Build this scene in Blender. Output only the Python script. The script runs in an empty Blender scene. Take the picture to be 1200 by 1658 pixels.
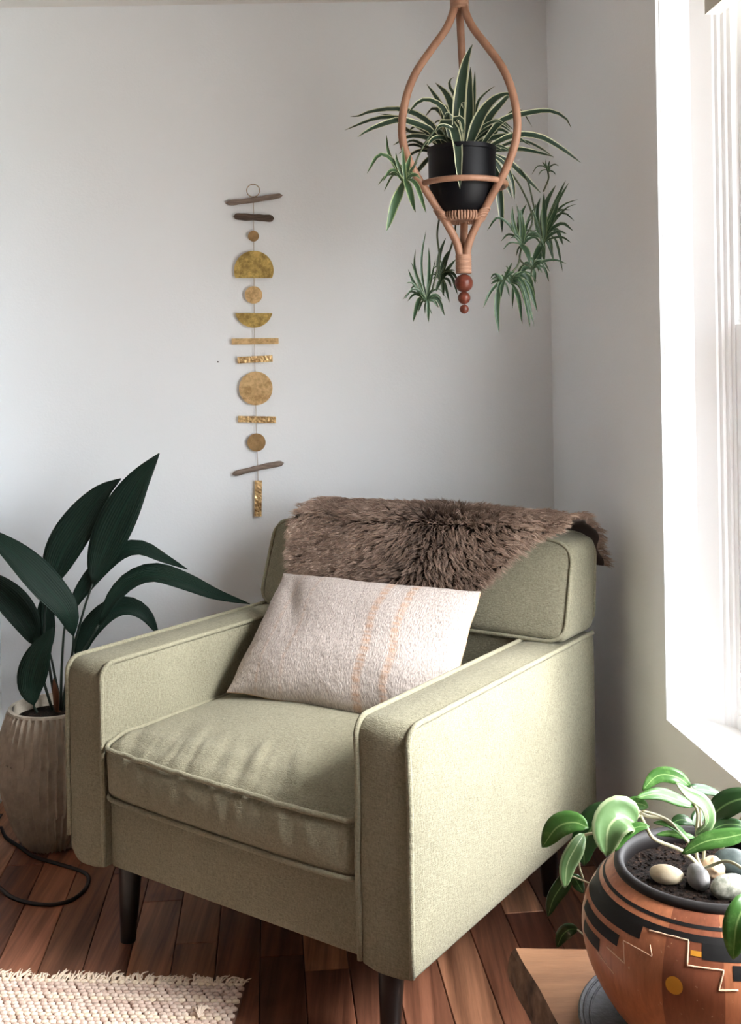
import bpy, bmesh, math, random
import numpy as np
from mathutils import Vector, Matrix, noise

random.seed(7)
rng = np.random.default_rng(7)
scene = bpy.context.scene
C = scene.collection
PI = math.pi

# ------------------------------------------------------------------ camera
F_PX, ROLL, Y_H, CAM_H = 1700.0, 0.016, 616.0, 1.216
cr, sr = math.cos(ROLL), math.sin(ROLL)
cam_data = bpy.data.cameras.new('camera')
cam_data.sensor_fit = 'HORIZONTAL'
cam_data.sensor_width = 36.0
cam_data.lens = F_PX / 1200 * 36.0
cam_data.shift_y = -(829.0 - Y_H) / 1200.0
cam_data.clip_start = 0.02
cam = bpy.data.objects.new('camera', cam_data)
C.objects.link(cam)
cam.matrix_world = Matrix(((cr, sr, 0, 0), (0, 0, -1, 0), (-sr, cr, 0, CAM_H), (0, 0, 0, 1)))
scene.camera = cam

# ------------------------------------------------------------------ world, daylight, exposure
world = bpy.data.worlds.new('daylight_sky')
scene.world = world
world.use_nodes = True
wn, wl = world.node_tree.nodes, world.node_tree.links
wn.clear()
w_out = wn.new('ShaderNodeOutputWorld')
w_bg = wn.new('ShaderNodeBackground')
w_tc = wn.new('ShaderNodeTexCoord')
w_sep = wn.new('ShaderNodeSeparateXYZ')
w_ramp = wn.new('ShaderNodeValToRGB')
w_map = wn.new('ShaderNodeMapRange')
w_map.inputs[1].default_value = -1.0
w_map.inputs[2].default_value = 1.0
w_ramp.color_ramp.elements[0].position = 0.47
w_ramp.color_ramp.elements[0].color = (0.54, 0.515, 0.475, 1)      # sunlit ground outside
w_ramp.color_ramp.elements[1].position = 0.52
w_ramp.color_ramp.elements[1].color = (0.93, 0.96, 1.0, 1)       # overcast sky
wl.new(w_tc.outputs['Generated'], w_sep.inputs[0])
wl.new(w_sep.outputs['Z'], w_map.inputs[0])
wl.new(w_map.outputs[0], w_ramp.inputs[0])
wl.new(w_ramp.outputs[0], w_bg.inputs[0])
w_bg.inputs[1].default_value = 6.2
wl.new(w_bg.outputs[0], w_out.inputs[0])

sun_data = bpy.data.lights.new('hazy_sun', 'SUN')
sun_data.energy = 3.6
sun_data.angle = math.radians(20)
sun_data.color = (1.0, 0.99, 0.96)
sun = bpy.data.objects.new('hazy_sun', sun_data)
C.objects.link(sun)
SUN_TRAVEL = Vector((-1.0, 0.46, -0.92)).normalized()
sun.rotation_euler = SUN_TRAVEL.to_track_quat('-Z', 'Y').to_euler()
sun.location = (3.0, 1.5, 3.0)

scene.view_settings.view_transform = 'Standard'
scene.view_settings.look = 'None'
scene.view_settings.gamma = 1.0
scene.view_settings.use_curve_mapping = False
scene.view_settings.exposure = 1.25
scene.cycles.max_bounces = 12
scene.cycles.diffuse_bounces = 8

# ------------------------------------------------------------------ helpers
def P(px, py, d):
    dx, dy = px - 600.0, py - Y_H
    u, v = cr * dx - sr * dy, sr * dx + cr * dy
    return Vector((u / F_PX * d, d, CAM_H - v / F_PX * d))

def PF(px, py, z=0.0):
    dx, dy = px - 600.0, py - Y_H
    v = sr * dx + cr * dy
    return P(px, py, (CAM_H - z) * F_PX / v)

class MB:
    def __init__(self):
        self.v, self.f, self.uv, self.mi, self.col = [], [], [], [], []
    def add(self, verts, faces, uvs=None, mi=0):
        o = len(self.v)
        self.v += [tuple(p) for p in verts]
        self.uv += list(uvs) if uvs else [(0, 0)] * len(verts)
        for f in faces:
            self.f.append(tuple(i + o for i in f)); self.mi.append(mi)
    def box(self, x0, x1, y0, y1, z0, z1, mi=0):
        v = [(x, y, z) for z in (z0, z1) for y in (y0, y1) for x in (x0, x1)]
        self.add(v, [(0, 2, 3, 1), (4, 5, 7, 6), (0, 1, 5, 4), (2, 6, 7, 3), (0, 4, 6, 2), (1, 3, 7, 5)], mi=mi)
    def tube(self, pts, r, n=8, closed=False, caps=True, mi=0):
        pts = [Vector(p) for p in pts]
        m = len(pts)
        rs = r if isinstance(r, (list, tuple)) else [r] * m
        tang = []
        for i in range(m):
            a = pts[(i - 1) % m] if (closed or i > 0) else pts[i]
            b = pts[(i + 1) % m] if (closed or i < m - 1) else pts[i]
            t = b - a
            tang.append(t.normalized() if t.length > 1e-9 else Vector((0, 0, 1)))
        ref = Vector((0, 0, 1)) if abs(tang[0].z) < 0.9 else Vector((1, 0, 0))
        nrm = (ref - tang[0] * ref.dot(tang[0])).normalized()
        verts, uvs = [], []
        for i in range(m):
            nrm = nrm - tang[i] * nrm.dot(tang[i])
            nrm = nrm.normalized() if nrm.length > 1e-9 else tang[i].orthogonal().normalized()
            bi = tang[i].cross(nrm)
            for k in range(n):
                a = 2 * PI * k / n
                verts.append(pts[i] + (nrm * math.cos(a) + bi * math.sin(a)) * rs[i])
                uvs.append((k / n, i / max(1, m - 1)))
        faces = []
        for i in range(m if closed else m - 1):
            j = (i + 1) % m
            for k in range(n):
                l = (k + 1) % n
                faces.append((i * n + k, i * n + l, j * n + l, j * n + k))
        if caps and not closed:
            faces.append(tuple(range(n - 1, -1, -1)))
            faces.append(tuple((m - 1) * n + k for k in range(n)))
        self.add(verts, faces, uvs, mi)
    def lathe(self, prof, n=48, cx=0, cy=0, mi=0, rfun=None, close=False):
        verts, faces, uvs = [], [], []
        m = len(prof)
        for i, (r, z) in enumerate(prof):
            for k in range(n):
                a = 2 * PI * k / n
                rr = rfun(r, z, a, i) if rfun else r
                verts.append((cx + rr * math.cos(a), cy + rr * math.sin(a), z))
                uvs.append((k / n, i / (m - 1)))
        for i in range(m - 1 + (1 if close else 0)):
            j = (i + 1) % m
            for k in range(n):
                l = (k + 1) % n
                faces.append((i * n + k, i * n + l, j * n + l, j * n + k))
        if not close:
            if prof[0][0] > 1e-5: faces.append(tuple(range(n - 1, -1, -1)))
            if prof[-1][0] > 1e-5: faces.append(tuple((m - 1) * n + k for k in range(n)))
        self.add(verts, faces, uvs, mi)
    def sphere(self, c, r, n=16, m=10, mi=0):
        rx, ry, rz = r if isinstance(r, (tuple, list)) else (r, r, r)
        verts = [(c[0], c[1], c[2] - rz)]
        for i in range(1, m):
            t = -PI / 2 + PI * i / m
            for k in range(n):
                a = 2 * PI * k / n
                verts.append((c[0] + rx * math.cos(t) * math.cos(a), c[1] + ry * math.cos(t) * math.sin(a), c[2] + rz * math.sin(t)))
        verts.append((c[0], c[1], c[2] + rz))
        faces = []
        for k in range(n):
            l = (k + 1) % n
            faces.append((0, 1 + l, 1 + k))
            for i in range(m - 2):
                faces.append((1 + i * n + k, 1 + i * n + l, 1 + (i + 1) * n + l, 1 + (i + 1) * n + k))
            faces.append((len(verts) - 1, 1 + (m - 2) * n + k, 1 + (m - 2) * n + l))
        self.add(verts, faces, mi=mi)
    def build(self, name, mat, parent=None, smooth=True, label=None, origin=None, sharp=None):
        me = bpy.data.meshes.new(name)
        vs = self.v
        if origin is not None:
            vs = [(p[0] - origin[0], p[1] - origin[1], p[2] - origin[2]) for p in vs]
        me.from_pydata(vs, [], self.f)
        lay = me.uv_layers.new(name='UVMap')
        idx = np.empty(len(me.loops), dtype=np.int32)
        me.loops.foreach_get('vertex_index', idx)
        lay.data.foreach_set('uv', np.array(self.uv, dtype=np.float32)[idx].ravel())
        mats = mat if isinstance(mat, (list, tuple)) else [mat]
        for m_ in mats: me.materials.append(m_)
        if len(mats) > 1: me.polygons.foreach_set('material_index', self.mi)
        bm = bmesh.new(); bm.from_mesh(me)
        bmesh.ops.recalc_face_normals(bm, faces=bm.faces)
        bm.to_mesh(me); bm.free()
        if smooth:
            me.polygons.foreach_set('use_smooth', [True] * len(me.polygons))
            if sharp is not None:
                me.set_sharp_from_angle(angle=math.radians(sharp))
        me.update()
        o = bpy.data.objects.new(name, me)
        C.objects.link(o)
        if parent is not None: o.parent = parent
        if label: o['label'] = label
        return o

def empty(name, loc=(0, 0, 0), rz=0.0):
    o = bpy.data.objects.new(name, None)
    o.empty_display_size = 0.05
    o.location = loc; o.rotation_euler = (0, 0, rz)
    C.objects.link(o)
    return o

def tag(o, label, cat, group=None):
    o['label'] = label; o['category'] = cat
    if group: o['group'] = group
    return o

def struct(o, label=None):
    o['kind'] = 'structure'
    if label: o['label'] = label
    return o

def crom(pts, n):
    pts = [Vector(p) for p in pts]
    if len(pts) == 2:
        return [pts[0].lerp(pts[1], i / n) for i in range(n + 1)]
    ext = [pts[0] * 2 - pts[1]] + pts + [pts[-1] * 2 - pts[-2]]
    out = []
    m = len(pts) - 1
    # resample by arc length of a dense curve
    dense = []
    for i in range(m):
        p0, p1, p2, p3 = ext[i:i + 4]
        for k in range(12):
            t = k / 12
            dense.append(0.5 * ((2 * p1) + (p2 - p0) * t + (2 * p0 - 5 * p1 + 4 * p2 - p3) * t * t + (3 * p1 - p0 - 3 * p2 + p3) * t ** 3))
    dense.append(pts[-1])
    L = [0.0]
    for a, b in zip(dense, dense[1:]): L.append(L[-1] + (b - a).length)
    j = 0
    for i in range(n + 1):
        s = L[-1] * i / n
        while j < len(L) - 2 and L[j + 1] < s: j += 1
        d = L[j + 1] - L[j]
        out.append(dense[j].lerp(dense[j + 1], (s - L[j]) / d if d > 1e-12 else 0))
    return out

def smooth01(x):
    x = min(1.0, max(0.0, x)); return x * x * (3 - 2 * x)

def rbox(h, r, n=4, m=8, puff=(0, 0, 0), fn=None):
    """rounded box of half sizes h, edge radius r, faces puffed outwards; returns verts, faces"""
    def samples(hh):
        a = [-hh + r * (1 - math.cos(PI / 2 * i / n)) for i in range(n)]
        b = [-(hh - r) + 2 * (hh - r) * i / m for i in range(m + 1)]
        return a + b + [-x for x in reversed(a)]
    S = [samples(x) for x in h]
    key, verts, faces = {}, [], []
    def vid(p):
        k = tuple(round(c, 6) for c in p)
        if k not in key:
            inner = [max(-(h[i] - r), min(h[i] - r, p[i])) for i in range(3)]
            d = [p[i] - inner[i] for i in range(3)]
            L = math.sqrt(sum(c * c for c in d)) or 1.0
            q = [inner[i] + r * d[i] / L for i in range(3)]
            for i in range(3):
                if puff[i]:
                    j, l = (i + 1) % 3, (i + 2) % 3
                    w = (1 - (p[j] / h[j]) ** 2) * (1 - (p[l] / h[l]) ** 2)
                    q[i] += puff[i] * w * d[i] / L
            q = Vector(q)
            if fn: q = fn(q)
            key[k] = len(verts); verts.append(q)
        return key[k]
    for ax in range(3):
        j, l = (ax + 1) % 3, (ax + 2) % 3
        for sgn in (-1, 1):
            A, B = S[j], S[l]
            for i in range(len(A) - 1):
                for k in range(len(B) - 1):
                    q = []
                    for (a, b) in ((A[i], B[k]), (A[i + 1], B[k]), (A[i + 1], B[k + 1]), (A[i], B[k + 1])):
                        p = [0, 0, 0]; p[ax] = sgn * h[ax]; p[j] = a; p[l] = b
                        q.append(vid(p))
                    if len(set(q)) >= 3:
                        faces.append(tuple(q if sgn > 0 else reversed(q)))
    return verts, faces

# ------------------------------------------------------------------ materials
def lin(r, g, b):
    f = lambda c: (c / 255) / 12.92 if c <= 10 else ((c / 255 + 0.055) / 1.055) ** 2.4
    return (f(r), f(g), f(b), 1.0)

class NT:
    def __init__(self, name, rough=0.6, color=(0.5, 0.5, 0.5, 1), metallic=0.0, spec=0.5):
        self.m = bpy.data.materials.new(name)
        self.m.use_nodes = True
        self.n, self.l = self.m.node_tree.nodes, self.m.node_tree.links
        self.b = self.n['Principled BSDF']
        self.out = self.n['Material Output']
        self.b.inputs['Roughness'].default_value = rough
        self.b.inputs['Base Color'].default_value = color
        self.b.inputs['Metallic'].default_value = metallic
        self.b.inputs['Specular IOR Level'].default_value = spec
        self.tc = self.n.new('ShaderNodeTexCoord')
    def vec(self, kind='Object', scale=(1, 1, 1), rot=(0, 0, 0)):
        mp = self.n.new('ShaderNodeMapping')
        mp.inputs['Scale'].default_value = scale
        mp.inputs['Rotation'].default_value = rot
        self.l.new(self.tc.outputs[kind], mp.inputs[0])
        return mp.outputs[0]
    def noise(self, vec, scale, detail=4, rough=0.55):
        t = self.n.new('ShaderNodeTexNoise')
        t.inputs['Scale'].default_value = scale
        t.inputs['Detail'].default_value = detail
        t.inputs['Roughness'].default_value = rough
        self.l.new(vec, t.inputs['Vector'])
        return t.outputs[0]
    def voro(self, vec, scale, feature='F1', out='Distance'):
        t = self.n.new('ShaderNodeTexVoronoi')
        t.feature = feature
        t.inputs['Scale'].default_value = scale
        self.l.new(vec, t.inputs['Vector'])
        return t.outputs[out]
    def ramp(self, fac, stops):
        t = self.n.new('ShaderNodeValToRGB')
        e = t.color_ramp.elements
        while len(e) < len(stops): e.new(0.5)
        for i, (p, c) in enumerate(stops):
            e[i].position = p; e[i].color = c
        self.l.new(fac, t.inputs[0])
        return t.outputs[0]
    def math(self, op, a, b=None):
        t = self.n.new('ShaderNodeMath'); t.operation = op
        for i, x in enumerate((a, b)):
            if x is None: continue
            if isinstance(x, (int, float)): t.inputs[i].default_value = x
            else: self.l.new(x, t.inputs[i])
        return t.outputs[0]
    def mix(self, fac, a, b, mode='MIX'):
        t = self.n.new('ShaderNodeMix'); t.data_type = 'RGBA'; t.blend_type = mode
        if isinstance(fac, (int, float)): t.inputs[0].default_value = fac
        else: self.l.new(fac, t.inputs[0])
        for i, x in ((6, a), (7, b)):
            if isinstance(x, (tuple, list)): t.inputs[i].default_value = x
            else: self.l.new(x, t.inputs[i])
        return t.outputs[2]
    def sep(self, vec):
        t = self.n.new('ShaderNodeSeparateXYZ'); self.l.new(vec, t.inputs[0]); return t.outputs
    def color(self, c): self.l.new(c, self.b.inputs['Base Color'])
    def bump(self, h, dist=0.002, strength=1.0):
        t = self.n.new('ShaderNodeBump')
        t.inputs['Distance'].default_value = dist
        t.inputs['Strength'].default_value = strength
        self.l.new(h, t.inputs['Height'])
        if self.b.inputs['Normal'].is_linked:
            self.l.new(self.b.inputs['Normal'].links[0].from_socket, t.inputs['Normal'])
        self.l.new(t.outputs[0], self.b.inputs['Normal'])

M = {}
def wall_mat(name, col):
    t = NT(name, 0.75, col, spec=0.25)
    v = t.vec()
    t.bump(t.noise(v, 160, 3), 0.0012, 0.35)
    t.bump(t.noise(v, 6, 2), 0.004, 0.15)
    return t.m
M['wall'] = wall_mat('white_wall_paint', lin(238, 242, 245))
M['wall_mid'] = wall_mat('grey_wall_paint', lin(232, 228, 222))
M['ceil'] = wall_mat('ceiling_paint', lin(228, 226, 222))
M['trim'] = NT('white_trim_paint', 0.4, lin(247, 247, 247)).m
M['vinyl'] = NT('white_vinyl', 0.35, lin(246, 247, 249)).m

def fabric(name, c0, c1):
    t = NT(name, 0.92, spec=0.15)
    v = t.vec()
    warp = t.noise(t.vec(scale=(1, 1, 0.16)), 620, 2)
    weft = t.noise(t.vec(scale=(0.2, 0.2, 1)), 620, 2)
    weave = t.math('ADD', warp, weft)
    tone = t.noise(v, 230, 3, 0.7)
    big = t.noise(v, 7, 3)
    f = t.math('ADD', t.math('MULTIPLY', tone, 0.75), t.math('MULTIPLY', big, 0.25))
    f = t.math('ADD', t.math('MULTIPLY', f, 0.55), t.math('MULTIPLY', weave, 0.225))
    t.color(t.ramp(f, [(0.36, c0), (0.62, c1)]))
    t.bump(weave, 0.0024, 0.7)
    t.b.inputs['Sheen Weight'].default_value = 0.08
    t.b.inputs['Sheen Roughness'].default_value = 0.5
    return t.m
M['sage'] = fabric('sage_upholstery', lin(114, 110, 91), lin(151, 147, 126))
M['sage_pipe'] = fabric('sage_piping', lin(122, 118, 98), lin(156, 152, 130))
M['legs'] = NT('espresso_wood', 0.35, lin(11, 9, 9)).m

def wood_floor():
    t = NT('acacia_planks', 0.42, spec=0.4)
    oi = t.n.new('ShaderNodeObjectInfo')
    add = t.n.new('ShaderNodeVectorMath'); add.operation = 'ADD'
    sc = t.n.new('ShaderNodeVectorMath'); sc.operation = 'SCALE'
    cmb = t.n.new('ShaderNodeCombineXYZ')
    for i in range(3): t.l.new(oi.outputs['Random'], cmb.inputs[i])
    t.l.new(cmb.outputs[0], sc.inputs[0]); sc.inputs['Scale'].default_value = 37.0
    t.l.new(t.vec(scale=(1, 0.035, 1), rot=(0, 0, -0.0955)), add.inputs[0]); t.l.new(sc.outputs[0], add.inputs[1])
    g = t.noise(add.outputs[0], 34, 6, 0.62)
    g2 = t.noise(add.outputs[0], 120, 4, 0.6)
    add2 = t.n.new('ShaderNodeVectorMath'); add2.operation = 'ADD'
    t.l.new(t.vec(scale=(1, 0.45, 1), rot=(0, 0, -0.0955)), add2.inputs[0]); t.l.new(sc.outputs[0], add2.inputs[1])
    knot = t.noise(add2.outputs[0], 9, 2, 0.5)
    tone = t.ramp(oi.outputs['Random'], [(0.0, lin(88, 56, 44)), (0.25, lin(164, 110, 85)), (0.5, lin(120, 74, 58)), (0.75, lin(206, 150, 114)), (1.0, lin(102, 64, 51))])
    dark = t.ramp(g, [(0.34, (0.36, 0.32, 0.30, 1)), (0.62, (1.12, 1.10, 1.08, 1))])
    c = t.mix(1.0, tone, dark, 'MULTIPLY')
    kd = t.ramp(knot, [(0.66, (1, 1, 1, 1)), (0.74, (0.22, 0.2, 0.2, 1))])
    c = t.mix(1.0, c, kd, 'MULTIPLY')
    fine = t.ramp(g2, [(0.3, (0.75, 0.74, 0.72, 1)), (0.7, (1.1, 1.1, 1.1, 1))])
    t.color(t.mix(1.0, c, fine, 'MULTIPLY'))
    t.bump(g2, 0.0008, 0.5)
    return t.m
M['plank'] = wood_floor()
M['subfloor'] = NT('dark_subfloor', 0.9, lin(18, 12, 9)).m

def simple_wood(name, c0, c1, scale=(1, 14, 14), s=5, rough=0.55):
    t = NT(name, rough, spec=0.35)
    v = t.vec(scale=scale)
    g = t.noise(v, s, 6, 0.6)
    t.color(t.ramp(g, [(0.3, c0), (0.7, c1)]))
    t.bump(g, 0.002, 0.4)
    return t.m
M['drift'] = simple_wood('grey_driftwood', lin(104, 90, 80), lin(152, 136, 124), (2, 20, 20), 12, 0.85)
M['drift_dark'] = simple_wood('dark_driftwood', lin(66, 54, 46), lin(106, 90, 78), (2, 20, 20), 12, 0.85)
M['rattan'] = simple_wood('rattan_cane', lin(132, 95, 74), lin(162, 122, 98), (3, 3, 1), 14, 0.5)
M['rattan_wrap'] = simple_wood('rattan_wrap', lin(140, 104, 83), lin(170, 131, 107), (2, 2, 30), 10, 0.5)
M['bead'] = simple_wood('cherry_bead', lin(80, 38, 28), lin(112, 56, 40), (3, 3, 12), 12, 0.35)
M['slab'] = simple_wood('slab_top_wood', lin(126, 87, 61), lin(164, 120, 87), (2, 12, 12), 4, 0.5)
M['bark'] = simple_wood('bark_edge', lin(58, 42, 34), lin(128, 98, 78), (9, 3, 3), 8, 0.9)

def brass(name, c0, c1, hammered, ms=90):
    t = NT(name, 0.42, metallic=0.5)
    v = t.vec()
    a = t.noise(v, 38, 5, 0.7)
    t.color(t.ramp(a, [(0.38, c0), (0.6, c1)]))
    r = t.ramp(a, [(0.3, (0.55, 0.55, 0.55, 1)), (0.7, (0.3, 0.3, 0.3, 1))])
    t.l.new(r, t.b.inputs['Roughness'])
    if hammered:
        t.bump(t.voro(v, ms, 'SMOOTH_F1'), 0.004, hammered)
    return t.m
M['brass'] = brass('brushed_brass', lin(190, 154, 104), lin(240, 208, 154), 0.35)
M['brass_ham'] = brass('hammered_brass', lin(150, 112, 68), lin(250, 216, 156), 1.0, 150)
M['brass_green'] = brass('olive_brass', lin(158, 132, 74), lin(222, 194, 118), 0.3)
M['brass_dull'] = brass('dull_brass', lin(156, 126, 86), lin(184, 152, 108), 0.1)
M['wire'] = NT('thin_brass_wire', 0.5, lin(150, 120, 84), 0.6).m
M['string'] = NT('thin_cord', 0.8, lin(170, 154, 134)).m
M['nail'] = NT('dark_nail', 0.6, lin(40, 36, 34)).m
M['black_pot'] = NT('matte_black_glaze', 0.5, lin(4, 4, 8), spec=0.2).m
M['cable'] = NT('black_cable', 0.6, lin(22, 18, 17)).m

def soil():
    t = NT('potting_soil', 0.95, spec=0.2)
    v = t.vec()
    a = t.noise(v, 150, 5, 0.7)
    t.color(t.ramp(a, [(0.38, lin(14, 9, 7)), (0.6, lin(48, 34, 27)), (0.72, lin(128, 98, 74))]))
    t.bump(a, 0.012, 1.0)
    return t.m
M['soil'] = soil()

def concrete():
    t = NT('carved_stone_grey', 0.85, spec=0.25)
    v = t.vec()
    a = t.noise(v, 26, 5, 0.65)
    t.color(t.ramp(a, [(0.3, lin(156, 147, 135)), (0.7, lin(192, 184, 170))]))
    t.bump(t.noise(v, 140, 4), 0.002, 0.4)
    return t.m
M['concrete'] = concrete()

def leaf_mat(name, mid, edge=None, edge_w=0.1, rough=0.35, streak=0.0, rib=None, mott=None, trans=0.0, spec=0.45):
    t = NT(name, rough, spec=spec)
    u = t.sep(t.tc.outputs['UV'])
    obj = t.vec()
    n1 = t.noise(obj, 24, 3)
    c = t.mix(n1, tuple(x * 0.72 for x in mid[:3]) + (1,), tuple(min(1, x * 1.25) for x in mid[:3]) + (1,))
    if mott:
        mm = t.noise(obj, 60, 4, 0.7)
        c = t.mix(t.ramp(mm, [(0.52, (0, 0, 0, 1)), (0.66, (1, 1, 1, 1))]), c, mott)
    if streak:
        w = t.math('SINE', t.math('MULTIPLY', u[0], 95.0))
        w2 = t.math('MULTIPLY', t.math('ADD', w, 1.0), 0.5 * streak)
        c = t.mix(w2, c, (0.16, 0.26, 0.17, 1))
        t.bump(w, 0.0008, 0.5)
    d = t.math('ABSOLUTE', t.math('SUBTRACT', u[0], 0.5))
    if edge:
        e = t.ramp(d, [(0.5 - edge_w - 0.04, (0, 0, 0, 1)), (0.5 - edge_w, (1, 1, 1, 1))])
        c = t.mix(e, c, edge)
    if rib:
        e = t.ramp(d, [(0.012, (1, 1, 1, 1)), (0.05, (0, 0, 0, 1))])
        c = t.mix(e, c, rib)
    t.color(c)
    if trans:
        t.b.inputs['Subsurface Weight'].default_value = 0.0
        tr = t.n.new('ShaderNodeBsdfTranslucent')
        t.l.new(c, tr.inputs[0])
        mx = t.n.new('ShaderNodeMixShader'); mx.inputs[0].default_value = trans
        t.l.new(t.b.outputs[0], mx.inputs[1]); t.l.new(tr.outputs[0], mx.inputs[2])
        t.l.new(mx.outputs[0], t.out.inputs[0])
    return t.m
M['spider'] = leaf_mat('spider_leaf', lin(38, 58, 42), lin(206, 208, 172), 0.095, 0.4, trans=0.15)
M['spider_young'] = leaf_mat('spider_leaf_young', lin(54, 82, 50), lin(160, 174, 126), 0.08, 0.45, trans=0.1)
M['spider_dark'] = leaf_mat('spider_leaf_dark', lin(46, 70, 48), lin(128, 146, 106), 0.06, 0.4, trans=0.15)
M['stolon'] = NT('spider_runner', 0.6, lin(60, 70, 46)).m
M['aspi'] = leaf_mat('dark_green_leaf', lin(14, 34, 27), None, 0, 0.5, streak=0.05, rib=lin(22, 46, 36), spec=0.18)
M['aspi_stem'] = NT('dark_green_stalk', 0.45, lin(24, 38, 30)).m
M['dry'] = NT('dry_brown_sheath', 0.8, lin(120, 78, 54)).m
M['hoya'] = leaf_mat('hoya_leaf', lin(72, 118, 54), None, 0, 0.28, rib=lin(150, 184, 116), mott=lin(98, 142, 74), trans=0.22)
M['hoya_pale'] = leaf_mat('hoya_leaf_pale', lin(108, 142, 92), lin(166, 184, 140), 0.06, 0.3, rib=lin(190, 210, 160), trans=0.22)
M['hoya_dark'] = leaf_mat('hoya_leaf_dark', lin(46, 78, 42), None, 0, 0.3, rib=lin(120, 156, 98), trans=0.15)
M['hoya_stem'] = NT('pale_stem', 0.6, lin(176, 170, 140)).m

# ------------------------------------------------------------------ room shell
YB, XL, ZC = 3.09, -1.10, 2.33
Y_REAR, X_FAR = -2.6, -3.4
A0 = Vector((0.619, 2.211, 0)); N_OUT = Vector((0.99545, 0.0953, 0)); TAN = Vector((0.0953, -0.99545, 0))
def WR(t, s, z): 
    p = A0 + N_OUT * t + TAN * s
    return Vector((p.x, p.y, z))
def wbox(mb, t0, t1, s0, s1, z0, z1, mi=0):
    v = [WR(t, s, z) for z in (z0, z1) for s in (s0, s1) for t in (t0, t1)]
    mb.add(v, [(0, 2, 3, 1), (4, 5, 7, 6), (0, 1, 5, 4), (2, 6, 7, 3), (0, 4, 6, 2), (1, 3, 7, 5)], mi=mi)

S_WIN, Z_SILL, Z_HEAD = 1.45, 0.492, 2.12
m = MB(); m.box(XL - 0.12, 1.3, YB, YB + 0.12, -0.05, ZC + 0.05); struct(m.build('wall_back', M['wall'], smooth=False), 'white painted wall behind the armchair')
m = MB(); m.box(XL - 0.12, XL, 2.72, YB, -0.05, ZC + 0.05); m.box(X_FAR, XL - 0.12, 2.72, 2.84, -0.05, ZC + 0.05)
struct(m.build('wall_left', M['wall'], smooth=False), 'white painted wall at the left edge')
m = MB(); m.box(X_FAR - 0.12, X_FAR, Y_REAR, 2.84, -0.05, ZC + 0.05); struct(m.build('wall_far', M['wall_mid'], smooth=False), 'white wall at the far side of the room')
m = MB(); m.box(X_FAR - 0.12, 1.3, Y_REAR - 0.12, Y_REAR, -0.05, ZC + 0.05); struct(m.build('wall_front', M['wall_mid'], smooth=False), 'white wall behind the viewer')
m = MB()
wbox(m, 0, 0.15, -0.883, 0, -0.05, ZC + 0.05)
wbox(m, 0, 0.15, S_WIN, 5.0, -0.05, ZC + 0.05)
for (sa, sb) in ((0, S_WIN),):
    wbox(m, 0, 0.15, sa, sb, -0.05, Z_SILL - 0.016)
    wbox(m, 0, 0.15, sa, sb, Z_HEAD, ZC + 0.05)
struct(m.build('wall_right', M['wall'], smooth=False), 'white painted wall around the window')
m = MB(); m.box(X_FAR - 0.12, 1.4, Y_REAR - 0.1, YB + 0.12, ZC, ZC + 0.1); struct(m.build('ceiling', M['ceil'], smooth=False), 'white painted ceiling')

# floor: base with separate planks running along the window wall
m = MB(); m.box(X_FAR, 1.4, Y_REAR, YB + 0.1, -0.05, -0.012)
floor = struct(m.build('floor', M['subfloor'], smooth=False), 'rustic red brown wooden plank floor')
PW = 0.092
fdir = Vector((-0.0953, 0.99545, 0)); fperp = Vector((0.99545, 0.0953, 0))
def plank(s0, s1, a0, a1, mat_):
    g, bv, zt = 0.0009, 0.0014, 0.0
    b = MB()
    def q(s, a, z):
        p = fperp * s + fdir * a
        return (p.x, p.y, z)
    lo = [(s0 + g, a0 + g), (s1 - g, a0 + g), (s1 - g, a1 - g), (s0 + g, a1 - g)]
    hi = [(s0 + g + bv, a0 + g + bv), (s1 - g - bv, a0 + g + bv), (s1 - g - bv, a1 - g - bv), (s0 + g + bv, a1 - g - bv)]
    v = [q(s, a, -0.013) for s, a in lo] + [q(s, a, zt - bv) for s, a in lo] + [q(s, a, zt) for s, a in hi]
    f = [(8, 9, 10, 11)]
    for k in range(4):
        l = (k + 1) % 4
        f += [(k, l, 4 + l, 4 + k), (4 + k, 4 + l, 8 + l, 8 + k)]
    b.add(v, f)
    o = b.build('plank', mat_, floor, smooth=False)
    return o
row = 0
s = -1.42
while s < 1.0:
    a = 0.35 + random.uniform(-0.6, 0)
    while a < 3.2:
        L = random.uniform(0.45, 1.15)
        a1 = min(a + L, 3.3)
        # keep planks inside the room
        mid = fperp * (s + PW / 2) + fdir * ((a + a1) / 2)
        end = min(a1, (YB - 0.0953 * (s + PW) + 0.06) / 0.99545)
        if end - a > 0.03 and -1.6 < mid.x < 1.0:
            plank(s, s + PW, a, end, M['plank'])
        a = a1
    s += PW; row += 1
m = MB(); m.box(X_FAR, 1.2, Y_REAR, 0.0, -0.012, -0.0005); m.box(X_FAR, -1.45, 0.0, 2.72, -0.012, -0.0005)
o = m.build('plank', M['plank'], floor, smooth=False)

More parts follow.
